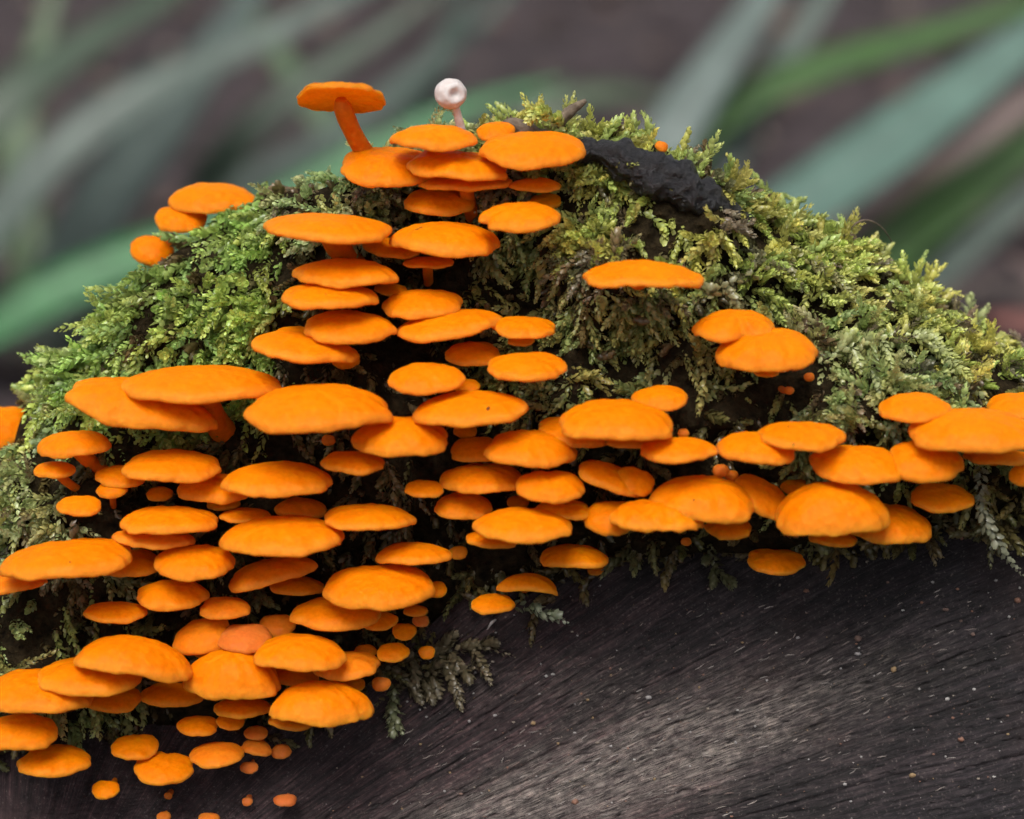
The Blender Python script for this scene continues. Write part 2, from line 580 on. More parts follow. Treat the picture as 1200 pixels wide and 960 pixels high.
HOLLOWS = [(692, 224, 26, 20), (838, 303, 40, 16), (955, 372, 44, 24), (1078, 424, 36, 16), (990, 335, 26, 12), (1150, 470, 30, 14), (880, 445, 40, 22), (730, 420, 40, 30), (600, 330, 34, 36), (260, 330, 22, 16), (190, 385, 20, 14), (330, 300, 22, 20), (1050, 385, 20, 10)]


def hollow(u, v):
    h = 0 * u
    for (a, b, c, d) in HOLLOWS:
        h = np.maximum(h, np.exp(-(((u - a) / c) ** 2 + ((v - b) / d) ** 2)))
    return h


def make_mound():
    nx, nf, nb = 260, 84, 26
    xs = np.concatenate([np.linspace(XMIN, -0.085, 20)[:-1], np.linspace(-0.085, 0.085, nx - 40), np.linspace(0.085, XMAX, 22)[1:]])
    nx = len(xs)
    zr, zl = zr_f(xs), zl_f(xs)
    rows = []
    # tucked-in lip under the overhang
    for (k, dy, dz) in ((0, 0.022, 0.004), (1, 0.012, 0.001), (2, 0.005, -0.0005)):
        rows.append(np.stack([xs, front_y(0) + dy + 0 * xs, zl + dz], 1))
    for t in np.linspace(0, 1, nf):
        tt = 1 - (1 - t) ** 1.3
        rows.append(np.stack([xs, front_y(tt) + 0 * xs, zl + (zr - zl) * tt], 1))
    for s in np.linspace(0, 1, nb)[1:]:
        y = RIDGE_Y + 0.30 * s ** 1.5
        drop = 0.19 * s ** 1.25
        rows.append(np.stack([xs, y + 0 * xs, np.maximum(zr - drop, GROUND_Z - 0.02)], 1))
    P = np.array(rows)
    # lumps
    X, Y, Z = P[..., 0], P[..., 1], P[..., 2]
    w = np.ones(len(rows)); w[:3] = 0.2; w[3:9] = np.linspace(0.3, 1, 6)
    lump = (fbm(X * 70 + 9, Z * 70 + 3, 3) * 0.009 + fbm(X * 200 + 3, Z * 200 + 7, 3) * 0.0042) * w[:, None]
    P[..., 1] -= lump
    uu, vv, _ = project(P)
    P[..., 1] += (0.0055 * recess_mask(uu, vv) + 0.0040 * hollow(uu, vv)) * (np.arange(len(rows)) > 3)[:, None] * (np.arange(len(rows)) < 80)[:, None]
    P[..., 2] += fbm(X * 110 + 40, Y * 90 + 11, 3) * 0.0014 * np.clip((np.arange(len(rows))[:, None] - 60) / 20, 0, 1)
    return P


MOUND = make_mound()
nr, nc = MOUND.shape[:2]
mound_faces = grid_faces(nr, nc)
log = empty('fallen_log', (0.0, 0.03, GROUND_Z))
tag(log, 'dark weathered fallen log with a cut end and a mossy rim', 'log')
mesh_obj('mossy_rim', MOUND.reshape(-1, 3), mound_faces, M_SOIL, log, origin=(0, 0.03, GROUND_Z))
BVH_M = BVHTree.FromPolygons([Vector(v) for v in MOUND.reshape(-1, 3)], mound_faces)


def face_y(x, z):
    return 0.0115 - 0.28 * np.clip(0.0 - z, 0, 0.2) - 0.55 * np.clip(-0.048 - z, 0, 0.2) ** 1.2 + 0.0012 * fbm(x * 60 + 4, z * 60 + 8, 3)


def make_cut_end():
    xs = np.concatenate([np.linspace(XMIN + 0.01, -0.08, 26)[:-1], np.linspace(-0.08, 0.082, 420), np.linspace(0.082, XMAX - 0.01, 26)[1:]])
    nz_ = 260
    t = np.linspace(0, 1, nz_)
    top = np.minimum(zl_f(xs) + 0.006, zr_f(xs) - 0.002)
    zs_vis = -0.066
    T = np.where(t < 0.92, t / 0.92, 1.0)[:, None]
    low = np.minimum(top - 0.002, zs_vis)
    Z = top + (low - top) * T
    ext = np.clip((t - 0.92) / 0.08, 0, 1)[:, None]
    Z = Z + (GROUND_Z - 0.01 - low) * ext
    X = np.broadcast_to(xs, Z.shape).copy()
    Y = face_y(X, Z)
    P = np.stack([X, Y, Z], -1)
    u, v, _ = project(P.reshape(-1, 3))
    phi = np.arctan2(1200 - v, u + 0) + 0.006 * fbm(u / 190 + 5, v / 190 + 2, 3)
    rho = np.hypot(1200 - v, u + 0)
    gu = phi * 270; gv = rho / 85
    ridge = fbm(gu * 0.55, gv * 0.5, 3)
    fine = fbm(gu * 1.9 + 7, gv * 1.1, 4)
    pits = np.clip(fbm(gu * 1.2 + 40, gv * 5, 3) - 0.22, 0, 1)
    P = P.reshape(-1, 3)
    mot = fbm(u / 9 + 2, v / 9 + 5, 3)
    P[:, 1] -= ridge * 0.00050 + fine * 0.00030 - pits * 0.0013 + mot * 0.00028 + 0.0006 * fbm(gu * 0.14, gv * 0.25, 2)
    scuff = np.exp(-(((u - 790) / 200) ** 2 + ((v - 880 + (u - 790) * 0.36) / 52) ** 2)) * 1.5
    scuff += 0.75 * np.exp(-(((u - 640) / 220) ** 2 + ((v - 930 + (u - 640) * 0.36) / 40) ** 2))
    scuff += 0.35 * np.exp(-(((u - 640) / 120) ** 2 + ((v - 800) / 30) ** 2))
    scuff *= 0.55 + 0.9 * np.clip(fbm(u / 60 + 3, v / 60 + 1, 3) + 0.25, 0, 1)
    scuff += 0.05
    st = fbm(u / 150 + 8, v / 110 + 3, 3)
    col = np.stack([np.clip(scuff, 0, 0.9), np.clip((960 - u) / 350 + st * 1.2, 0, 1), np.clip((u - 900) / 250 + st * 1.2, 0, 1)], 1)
    faces = grid_faces(nz_, len(xs))
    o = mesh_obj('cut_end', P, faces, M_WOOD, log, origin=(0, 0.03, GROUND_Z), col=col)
    me = o.data
    uvl = me.uv_layers.new(name='grain')
    li = np.empty(len(me.loops), dtype=np.int32); me.loops.foreach_get('vertex_index', li)
    uvl.data.foreach_set('uv', np.stack([gu[li], gv[li]], 1).astype(np.float32).ravel())
    return BVHTree.FromPolygons([Vector(p) for p in P[:]], faces)


BVH_W = make_cut_end()


def hit(u, v, which='both'):
    d = Vector(ray(u, v)); o = Vector(CAM)
    best = None
    for b in ((BVH_M, BVH_W) if which == 'both' else (BVH_M,) if which == 'moss' else (BVH_W,)):
        r = b.ray_cast(o, d)
        if r[0] is not None and (best is None or r[3] < best[3]): best = r
    return best


def black_bark():
    path = [(676, 178, .012), (700, 178, .012), (735, 192, .011), (775, 210, .010), (808, 226, .010), (845, 240, .012), (880, 258, .014)]
    rad = [0.0018, 0.0022, 0.0026, 0.0032, 0.0032, 0.0016, 0.0008]
    P = catmull([at(u, v, y) for u, v, y in path], 60)
    rr = np.interp(np.linspace(0, 1, 60), np.linspace(0, 1, len(rad)), rad)
    vs, fs = tube(P, rr, 40)
    vs = np.array(vs)
    ctr = np.repeat(P, 40, 0)
    d = vs - ctr
    k = np.array([0.46 * mnoise.noise(Vector(p) * 280) + 0.32 * mnoise.noise(Vector(p) * 700) + 0.20 * mnoise.noise(Vector(p) * 1700) for p in vs])
    vs = ctr + d * (1 + k)[:, None]
    mesh_obj('bark', vs, fs, M_BARK, log, origin=(0, 0.03, GROUND_Z))['label'] = 'strip of bare black bark along the mossy ridge'
    return P


BARK = black_bark()
# ------------------------------------------------------------------ mushrooms
CAP_TREES = []     # (vertices, faces) of every cap, to keep the moss from growing through them
G_ORANGE = 'orange fungi growing from the mossy log'


def cap_shape(a, o, seed):
    """cap in its own frame: x across, y to the back, z up; a = half width. Returns top+rim verts, bottom verts"""
    rs = random.Random(seed)
    seg = 84 if a > 0.0055 else 64 if a > 0.002 else 32
    dome = o.get('dome', 0.34); depth = o.get('depth', 0.86); arch = o.get('arch', 0.0); wave = o.get('wave', 0.035)
    lob = o.get('lobe', 0.045); notch = o.get('notch'); peak = o.get('peak', 0); q = o.get('q', 0.62); serr = o.get('serr', 0.017)
    ph = [rs.uniform(0, 6.28) for _ in range(8)]
    am = [rs.uniform(0.4, 1) for _ in range(8)]
    th = np.arange(seg) * 2 * math.pi / seg
    Rr = 1 + lob * (am[0] * np.cos(2 * th + ph[0]) * 0.7 + am[1] * np.cos(3 * th + ph[1]) + am[2] * 0.6 * np.cos(5 * th + ph[2])) + lob * 0.35 * np.cos(9 * th + ph[3]) + lob * 0.28 * am[4] * np.cos(14 * th + ph[7])
    jag = np.array([rs.uniform(-1, 1) for _ in range(seg)]); Rr = Rr + serr * (0.5 * jag + 0.5 * np.roll(jag, 1))
    Rr -= o.get('back', 0.10) * np.exp(-(((th - math.pi / 2)) / 0.5) ** 2)          # flattened where it joins the stalk
    Rr = Rr * (np.abs(np.cos(th)) ** 2.1 + np.abs(np.sin(th)) ** 2.1) ** (-1 / 2.1)
    if notch:
        ang, dep, wid = notch
        dth = (th - R(ang) + math.pi) % (2 * math.pi) - math.pi
        Rr -= dep * np.exp(-(dth / wid) ** 2)
    rings = np.concatenate([[0.0], np.linspace(0.12, 0.8, 8), [0.88, 0.94, 0.975, 0.995]])
    H = dome * a
    thick = o.get('thick', 0.05) * a + 0.00014

    def lift(r, c, s):
        z = wave * a * (np.sin(2 * th + ph[4]) * 0.5 + np.sin(3 * th + ph[5]) * 0.6 + 0.35 * np.sin(6 * th + ph[6])) * r ** 2.5
        z = z - arch * a * (r * c) ** 2
        return z

    top, red = [], []
    for r in rings:
        c, s = np.cos(th), np.sin(th)
        x = a * r * Rr * c; y = a * depth * r * Rr * s
        z = H * (1 - r ** 2.3) ** q + lift(r, c, s) + peak * a * math.exp(-(r / 0.28) ** 2)
        top.append(np.stack([x, y, z], 1)); red.append(np.full(seg, max(0, (r - 0.86) / 0.14) ** 2 * 0.75))
    # rounded rim
    for (r, dz, e) in ((1.004, -0.35, 0.9), (1.0, -0.8, 0.7), (0.985, -1.0, 0.45)):
        c, s = np.cos(th), np.sin(th)
        top.append(np.stack([a * r * Rr * c, a * depth * r * Rr * s, lift(1, c, s) + dz * thick], 1)); red.append(np.full(seg, e))
    bot, rb = [], []
    for r in (0.985, 0.93, 0.8, 0.62, 0.4, 0.2, 0.0):
        c, s = np.cos(th), np.sin(th)
        z = -thick + H * 0.55 * (1 - r ** 2) ** 0.9 * (0 if r > 0.98 else 1) + lift(r, c, s)
        bot.append(np.stack([a * r * Rr * c, a * depth * r * Rr * s, z], 1)); rb.append(np.full(seg, 0.25 if r > 0.9 else 0.0))
    top = np.concatenate(top); bot = np.concatenate(bot)
    # soft lumps over the pores, strongest on big caps
    lum = o.get('lump', 0.016) * 1.4
    off = Vector((seed * 1.7 % 50, seed * 0.9 % 50, 3))
    for arr in (top,):
        k = np.array([mnoise.noise(Vector(p) * 650 + off) + 0.6 * mnoise.noise(Vector(p) * 1250 + off) for p in arr])
        arr[:, 2] += k * lum * min(a, 0.007)
    return top, np.concatenate(red), bot, np.concatenate(rb), seg, len(rings) + 3


def rot_mat(tilt, roll, yaw=0):
    m = Matrix.Rotation(roll, 3, 'Y') @ Matrix.Rotation(tilt, 3, 'X') @ Matrix.Rotation(yaw, 3, 'Z')
    return np.array(m)


SPECKS = []


def mushroom(idx, u, v, w, h, rot, prot, o, label, name='orange_mushroom', mats=None, group=G_ORANGE, cat='mushroom'):
    o = dict(o)
    m_cap, m_stem, m_pore = mats or ((M_PORE, M_STEM, M_PORE) if o.get('under') else (M_CAP, M_STEM, M_PORE))
    under = o.get('under', False)
    y = o.get('y')
    hp = None
    if y is None:
        hp = hit(u, v + 0.15 * h) or hit(u, v + h)
        if hp is None:
            y = 0.012
        else:
            y = hp[0].y - (prot + 3 * float(recess_mask(u, v))) * MM
    cpos = at(u, v, y)
    wdist = (cpos - CAM) @ FWD
    a = w * wdist / FPX / 2
    vp = PITCH + math.atan((v - 480) / FPX)
    e = R(-22) if under else R(20)
    tilt = e - vp
    roll = R(rot)
    cr, sr = math.cos(-roll), math.sin(-roll)
    for it in range(7):
        top, red, bot, rb, seg, nring = cap_shape(a, o, idx)
        M = rot_mat(tilt, roll)
        W = top @ M.T + cpos
        pu, pv, _ = project(W)
        du, dv = pu - u, pv - v
        ru, rv = du * cr - dv * sr, du * sr + dv * cr
        wu = ru.max() - ru.min(); hv = rv.max() - rv.min()
        cu, cv = (ru.max() + ru.min()) / 2, (rv.max() + rv.min()) / 2
        # move the centre so the outline sits on the photo's
        bu, bv = cu * cr + cv * sr, -cu * sr + cv * cr
        d = cpos - CAM
        cpos = cpos - np.array([1.0, 0, 0]) * bu * wdist / FPX + UPV * bv * wdist / FPX
        a *= w / wu
        sgn = -1 if under else 1
        step = (h - hv) / (w * o.get('depth', 0.86)) * 0.9
        tilt += sgn * max(-0.2, min(0.2, step))
        lim = (R(-60), R(-8)) if under else (R(-8), R(62))
        if tilt + vp < lim[0] + (0 if under else R(16)) and not under:
            tilt = R(8) - vp
            o['dome'] = max(0.1, o.get('dome', 0.34) * (h / hv))
        tilt = min(lim[1], max(lim[0], tilt)) if under else min(lim[1], tilt)
    top, red, bot, rb, seg, nring = cap_shape(a, o, idx)
    M = rot_mat(tilt, roll)
    # stalk
    tone = o.get('tone', 0.0)
    jit = random.Random(idx)
    back = M @ np.array([0, a * o.get('depth', 0.86) * o.get('attach', 0.25), o.get('dome', 0.34) * a * 0.30 - min(o.get('stem', 0.0014), a * 0.17) * 0.8])
    s_top = cpos + back
    if 'base' in o:
        bu_, bv_ = o['base'][:2]
        hb = hit(bu_, bv_)
        base = np.array(hb[0]) + ray(bu_, bv_) * 0.004 if hb and len(o['base']) == 2 else at(bu_, bv_, o['base'][2] if len(o['base']) > 2 else cpos[1] + 0.003)
    else:
        r = BVH_M.ray_cast(Vector(s_top) + Vector((0, -0.001, 0)), Vector((jit.uniform(-0.15, 0.15), 1, -math.tan(vp) + jit.uniform(-0.06, 0.05))).normalized())
        if r[0] is None or r[3] > 0.04:
            r = BVH_W.ray_cast(Vector(s_top), Vector((0, 1, -0.4)).normalized())
        if r[0] is None or r[3] > 0.04:
            r = BVH_M.find_nearest(Vector(s_top))
        base = np.array(r[0]) + np.array([0, 0.0015, 0])
    root = empty(name, base)
    tag(root, label, cat, group)
    col_t = np.stack([red, np.full(len(red), tone), 0 * red], 1)
    if under:
        fs = grid_faces(nring, seg, True)
        cap = mesh_obj('cap', top @ M.T + cpos, fs, m_cap, root, origin=base, col=col_t)
        fb = grid_faces(7, seg, True)
        colb = np.stack([rb, np.full(len(rb), tone), 0 * rb], 1)
        po = mesh_obj('pore_surface', bot @ M.T + cpos, fb, m_pore, cap, origin=base, col=colb)
        po.location = (0, 0, 0)
    else:
        allv = np.concatenate([top, bot[seg:]])
        fs = grid_faces(nring + 6, seg, True)
        colc = np.stack([np.concatenate([red, rb[seg:]]), np.full(len(allv), tone), np.zeros(len(allv))], 1)
        cap = mesh_obj('cap', allv @ M.T + cpos, fs, m_cap, root, origin=base, col=colc)
    CAP_TREES.append((top @ M.T + cpos, grid_faces(nring, seg, True)))
    # the stalk itself, widening into the cap
    sw = o.get('stem', max(0.0005, min(0.0014, a * 0.17)))
    bendp = 0.5 * (s_top + base) + np.array([0, 0, -0.12 * np.linalg.norm(s_top - base)])
    if 'bend' in o: bendp = 0.5 * (s_top + base) + np.array(o['bend'])
    nst = 9
    P = bez(base, bendp, s_top, nst)
    sw = min(sw, 0.22 * a) if not under and a > 0.001 else sw
    rad = [sw * (1.15 - 0.2 * math.sin(math.pi * k / (nst - 1)) + (-0.5 if k == nst - 1 else -0.1 if k == nst - 2 else 0)) for k in range(nst)]
    vs, fs = tube(P, rad, 12)
    mesh_obj('stem', vs, fs, m_stem, root, origin=base, col=np.tile(np.array([[0.0, tone, 0]]), (len(vs), 1)))
    for (su, sv, sz) in o.get('specks', []):
        d = Vector(ray(su, sv))
        tr = BVHTree.FromPolygons([Vector(p) for p in (top @ M.T + cpos)], grid_faces(nring, seg, True))
        r = tr.ray_cast(Vector(CAM), d)
        if r[0] is None: continue
        bm = bmesh.new()
        bmesh.ops.create_icosphere(bm, subdivisions=2, radius=1)
        q = r[1].to_track_quat('Z', 'X').to_matrix()
        vv = np.array([tuple(q @ Vector((p.co.x * sz * 1.5, p.co.y * sz * 0.8, p.co.z * sz * 0.5)) + r[0]) for p in bm.verts])
        ff = [tuple(x.index for x in f.verts) for f in bm.faces]
        bm.free()
        s = mesh_obj('speck', vv, ff, M_SPECK, cap, origin=base)
        s.location = (0, 0, 0)
    return root


PIN = 'tiny round orange button among the moss and bigger caps'
FOOT = 'tiny orange button on the dark wood below the lowest caps'
HEM = 'tiny oval orange cap in the column along the brown moss fringe'
TABLE = [
    # --- top of the log
    (400, 114, 105, 37, 2, 0, dict(under=True, y=.010, dome=.22, depth=.8, attach=.0, base=(436, 192, .016), stem=.0014, bend=(-.001, 0, 0), lobe=.05, lump=.03), 'lone tall-stalked orange cap standing above the ridge, pored underside showing'),
    (459, 197, 120, 50, 3, 10, dict(dome=.30, lobe=.05, wave=.05), 'thick pale orange cap at the foot of the tall-stalked one'),
    (536, 194, 120, 36, 4, 10.5, dict(dome=.26, wave=.06), 'wavy orange cap fused to the thick one below the tall stalk'),
    (508, 162, 104, 33, 0, 4, dict(dome=.34, wave=.05, y=.008), 'lumpy orange cap in front of the white pin mushroom'),
    (581, 154, 46, 23, -4, 2, dict(dome=.4, y=.012), 'small orange cap tucked against the brown twig on the ridge'),
    (624, 177, 126, 47, 0, 9, dict(dome=.32, wave=.045), 'broad orange cap touching the bare black bark'),
    (546, 214, 112, 23, 0, 7, dict(dome=.2, base=(557, 262), attach=.1, stem=.0011), 'thin shaded orange cap on a straight stalk under the fused wavy cap'),
    (515, 238, 84, 33, 0, 5, dict(dome=.3), 'reddish orange cap in shadow beside the straight stalk'),
    (627, 217, 62, 19, 0, 5, dict(dome=.25), 'narrow flat orange cap under the broad cap by the black bark'),
    (638, 236, 40, 19, 0, 2, dict(dome=.3), 'shaded cap under the narrow flat cap by the black bark'),
    (609, 255, 97, 37, -2, 9, dict(dome=.34, notch=(200, .16, .22)), 'orange cap with a notched edge, just below the narrow flat cap'),
    (521, 281, 131, 43, 2, 11, dict(dome=.34, specks=[(489, 269, .00022), (493, 267, .00018)]), 'oblong orange cap bearing a small dark tick mark'),
    (384, 268, 152, 36, 3, 11, dict(dome=.22, wave=.02, lump=.008, base=(425, 312), attach=.1, stem=.0018), 'long flat smooth orange cap jutting over the green moss on a thick stalk'),
    (461, 291, 74, 25, 3, 5, dict(dome=.2), 'shaded orange cap wedged between the flat cap and the tick-marked cap'),
    (502, 308, 60, 15, 0, 6, dict(dome=.16, base=(503, 334), attach=.05, stem=.001), 'small flat cap on its stalk under the tick-marked cap'),
    (405, 321, 126, 37, 2, 9, dict(dome=.3), 'wide orange cap lying on a second of its size below the long flat one'),
    (387, 347, 115, 34, 1, 10, dict(dome=.26, specks=[(382, 345, .00012)]), 'smooth orange cap stacked right under a twin of its width, one pinprick on it'),
    (458, 340, 40, 16, 5, 4, dict(dome=.2), 'shaded sliver of cap behind the two stacked twin caps'),
    (495, 357, 96, 36, -2, 7, dict(dome=.34), 'orange cap resting on the long slanting cap'),
    (527, 381, 127, 35, -8, 9, dict(dome=.28, wave=.03), 'long slanting orange cap tipped down toward the green moss slope'),
    (613, 384, 76, 27, 2, 7, dict(dome=.3, wave=.05), 'wavy orange cap at the end of the long slanting cap'),
    (611, 399, 32, 15, 0, 4, dict(dome=.3), 'shaded small cap under the wavy one that ends the slanting cap'),
    (411, 384, 110, 42, 2, 9, dict(dome=.32), 'orange cap between the stacked twins and the low drooping cap'),
    (358, 408, 128, 38, 8, 10, dict(dome=.24, arch=.05), 'drooping orange cap with a dark rough edge beside green moss strands'),
    (345, 392, 46, 20, 0, 5, dict(dome=.3), 'shaded cap rim peeping over the drooping rough-edged cap'),
    (554, 415, 66, 30, 2, 4, dict(dome=.32), 'dark orange cap under the long slanting cap'),
    (618, 430, 94, 36, 0, 9, dict(dome=.28), 'clean oval orange cap standing clear against the olive moss'),
    (500, 444, 92, 39, -2, 9, dict(dome=.32), 'plump oval orange cap above the cap with one dark speck'),
    (551, 479, 137, 45, -3, 10, dict(dome=.3, wave=.05, specks=[(572, 479, .00028)]), 'broad flat orange cap with one dark speck'),
    (548, 453, 30, 18, 0, 4, dict(dome=.3), 'small dark cap between the plump oval and the single-speck cap'),
    (405, 420, 34, 36, 0, 3, dict(dome=.5), 'upright shaded bud below the cap under the stacked twins'),
    # --- on the left slope, behind the moss
    (250, 233, 106, 38, 2, 0, dict(y=.033, dome=.36, base=(300, 258, .036)), 'larger of two orange caps poking out together past the moss slope'),
    (212, 257, 62, 33, 4, 0, dict(y=.030, dome=.36, base=(252, 284, .034)), 'smaller of two orange caps poking out together past the moss slope'),
    (178, 294, 52, 38, 8, 0, dict(y=.030, dome=.42, base=(215, 324, .033)), 'single orange cap half buried in moss on the slope edge'),
    (-6, 503, 88, 53, -4, 0, dict(y=.020, dome=.4, base=(50, 530, .026)), 'orange cap behind the steep moss end of the rim'),
    # --- solitary caps on the other slope
    (754, 322, 143, 35, 1, 9, dict(dome=.24, peak=.05, depth=.66, q=.8, wave=.04, serr=.02, lump=.024), 'solitary wide orange cap with a peaked top hanging over open moss'),
    (859, 382, 98, 40, -3, 8, dict(dome=.38, notch=(285, .28, .22), wave=.05), 'orange cap with a deep notch, upper of the pair in moss'),
    (898, 410, 121, 54, -3, 10, dict(dome=.42, lump=.024), 'lumpy domed orange cap, lower of the pair in moss'),
    (898, 436, 30, 14, 0, 3, dict(dome=.3), 'orange scrap showing under the lumpy dome of the moss pair'),
    # --- big caps over the left tiers
    (236, 451, 189, 47, 0, 14, dict(dome=.22, depth=.7, wave=.04, lump=.014, base=(268, 512), attach=.1, stem=.002), 'very long orange cap laid across the biggest low cap, thick stalk below'),
    (167, 477, 184, 62, 13, 11, dict(dome=.30, depth=.62, arch=-.04, wave=.05, lump=.016), 'very long bent orange cap, one end lifted, under another long cap'),
    (373, 479, 176, 60, 0, 12, dict(dome=.30, depth=.72, wave=.05, serr=.014, lump=.016), 'largest broad orange cap with a ragged wavy front edge'),
    (87, 521, 88, 33, -2, 9, dict(dome=.38, base=(140, 558), attach=.0, stem=.0013), 'orange cap on a long slanting stalk, larger of the stalked pair'),
    (64, 551, 50, 21, 0, 8, dict(dome=.42, base=(110, 582), attach=.0, stem=.0011), 'small arched orange cap on a curved stalk beside mossy slope'),
    (92, 593, 53, 25, 1, 8, dict(dome=.34), 'small oval orange cap just below the curved stalk'),
    (142, 559, 62, 28, 4, 5, dict(dome=.32), 'shaded orange cap half under the smooth oval one near the stalked pair'),
    (131, 574, 38, 22, -4, 5, dict(dome=.4, base=(133, 598), attach=.0), 'small stalked cap in shade next to the curved stalk'),
    (201, 546, 118, 41, 1, 9, dict(dome=.3), 'smooth oval orange cap under the very long bent cap'),
    (250, 573, 86, 37, 3, 6, dict(dome=.34), 'orange cap slipping under its neighbour between two oval caps'),
    (198, 610, 116, 35, 1, 9, dict(dome=.28), 'flat bean-shaped orange cap above a redder one'),
    (180, 631, 99, 28, 3, 6, dict(dome=.26, tone=.12), 'redder thin orange cap beneath the flat bean-shaped one'),
    (187, 579, 32, 18, 0, 3, dict(), 'dim little cap in the gap under the smooth oval cap'),
    (287, 604, 62, 19, 0, 5, dict(dome=.25), 'thin dark orange cap squeezed above the widest middle cap'),
    (352, 596, 62, 27, 3, 4, dict(dome=.35, tone=.1), 'reddish shaded cap behind the gently arched nicked cap'),
    (262, 590, 40, 18, 0, 3, dict(), 'dim cap below the one slipping under its neighbour'),
    (468, 512, 114, 49, 0, 10, dict(dome=.42), 'domed orange cap under the corner of the largest ragged cap'),
    (413, 543, 76, 29, 2, 8, dict(dome=.3), 'small orange cap alone in the dark below the largest ragged cap'),
    (324, 562, 132, 44, -1, 10, dict(dome=.34), 'gently arched orange cap with a nicked front edge'),
    (434, 606, 109, 33, 0, 9, dict(dome=.28), 'smooth flat orange cap bordering open dark moss'),
    (330, 629, 148, 51, -2, 11, dict(dome=.34), 'widest middle orange cap with a scalloped front edge'),
    (228, 660, 96, 45, 1, 9, dict(dome=.38), 'domed orange cap next to the widest middle cap'),
    (319, 670, 108, 33, -13, 7, dict(dome=.3, tone=.08), 'tilted dull orange cap under the widest middle cap'),
    (348, 687, 64, 23, 2, 5, dict(dome=.28), 'narrow orange cap tucked behind the round bright one'),
    (76, 656, 158, 47, -5, 11, dict(dome=.3, depth=.75, specks=[(82, 659, .00014)]), 'long bright orange cap leaning out over a redder cap, one dark speck'),
    (12, 683, 88, 28, -4, 8, dict(dome=.28, tone=.1), 'redder orange cap directly under the long leaning one'),
    (148, 660, 78, 35, 3, 6, dict(dome=.34), 'shaded orange cap behind the end of the long leaning one'),
    (135, 718, 76, 27, 1, 9, dict(dome=.26), 'small oblong orange cap set apart against dark moss'),
    (203, 698, 86, 39, 2, 8, dict(dome=.36), 'rounded orange cap edging the dark mossy hollow, above a tipped cap'),
    (264, 713, 60, 28, 2, 5, dict(dome=.34, tone=.12), 'dull small orange cap between the rounded and the tilted caps'),
    (236, 746, 72, 42, -12, 7, dict(dome=.34, tone=.1), 'tipped dull orange cap leaning on a pinkish one'),
    (287, 749, 65, 36, 0, 7, dict(dome=.36, tone=.55), 'pinkish orange cap between a tipped cap and a dome'),
    (325, 734, 44, 28, 0, 4, dict(tone=.25), 'dull pinkish cap in shade behind the peaked cap'),
    (244, 764, 34, 18, -8, 4, dict(), 'dark cap edge under the tipped dull cap'),
    (444, 689, 133, 56, 0, 12, dict(dome=.36), 'round bright orange cap, biggest by the brown moss fringe'),
    (511, 691, 26, 20, 0, 7, dict(dome=.4), HEM),
    (485, 649, 91, 28, -1, 9, dict(dome=.3, arch=.05), 'thin arched orange cap just over the round bright one'),
    (393, 719, 108, 43, 0, 8, dict(dome=.32), 'wide orange cap shaded by the round bright one'),
    (446, 728, 42, 23, -2, 6, dict(dome=.3), 'small shaded cap against the side of the wide shaded one'),
    (352, 765, 110, 46, 1, 10, dict(dome=.4, lump=.02), 'peaked orange cap lying over the tall helmet-shaped one'),
    (405, 781, 83, 36, -4, 8, dict(dome=.34, tone=.12), 'matt orange cap beside the peaked one at the fringe'),
    (344, 791, 62, 27, 0, 4, dict(tone=.1), 'dark cap between the peaked cap and the lowest big dome'),
    (272, 791, 116, 62, 1, 11, dict(dome=.7, depth=.75, q=.7, lump=.02), 'tall helmet-shaped orange cap with a straight lower edge'),
    (284, 830, 68, 27, 0, 6, dict(dome=.3), 'shaded cap under the tall helmet-shaped one'),
    (377, 825, 124, 56, 1, 11, dict(dome=.6, depth=.75, q=.65, lump=.026), 'lowest big orange dome with a flat base at the wood'),
    (343, 847, 58, 21, 2, 8, dict(dome=.25, tone=.08), 'thin cap edge showing under the lowest big dome'),
    (158, 770, 141, 50, 9, 12, dict(dome=.40, depth=.7, arch=.10, serr=.02, lump=.02), 'arched orange cap with one drooping end and a torn edge'),
    (104, 794, 125, 47, 2, 9, dict(dome=.34), 'smooth orange cap beneath the arched torn-edged one'),
    (46, 811, 128, 56, 5, 8, dict(dome=.38), 'large orange cap under the smooth one, ragged at its rim'),
    (132, 820, 68, 33, 0, 5, dict(dome=.3, tone=.05), 'shaded orange cap at the back of the ragged-rimmed one'),
    (202, 814, 78, 31, 1, 6, dict(dome=.3), 'shaded orange cap beneath the drooping torn edge'),
    (24, 858, 88, 45, 2, 10, dict(dome=.36), 'orange cap below the ragged-rimmed one with dark wood under it'),
    (231, 851, 49, 25, 1, 6, dict(dome=.32), 'small brown-orange oval cap alone over black wood'),
    (270, 846, 35, 21, 2, 5, dict(dome=.3), 'small shaded cap next to the brown-orange oval over black wood'),
    (63, 892, 88, 40, 0, 9, dict(dome=.3), 'oval orange cap hanging lowest at the moss end, on black wood'),
    (158, 876, 57, 31, 0, 7, dict(dome=.3), 'smooth round-ended cap touching a wrinkled one near the wood'),
    (192, 901, 71, 41, 3, 7, dict(dome=.32, notch=(80, .14, .3)), 'wrinkled notched orange cap lowest between two small ovals'),
    (254, 885, 65, 32, -3, 7, dict(dome=.32, tone=.15), 'brownish topped orange cap next to the wrinkled notched one'),
    (124, 926, 33, 23, 0, 6, dict(dome=.34), 'small yellow-orange oval cap alone on the black wood'),
    (301, 876, 38, 20, 10, 5, dict(dome=.3, arch=.1, tone=.35), FOOT), (300, 859, 29, 18, 0, 4, dict(tone=.5), FOOT), (330, 881, 24, 18, 0, 4, dict(tone=.6), FOOT), (292, 900, 22, 15, 0, 4, dict(tone=.7), FOOT),
    (334, 938, 28, 15, 0, 3, dict(tone=.85, dome=.4), 'small pink-orange lozenge cap alone on the wood'),
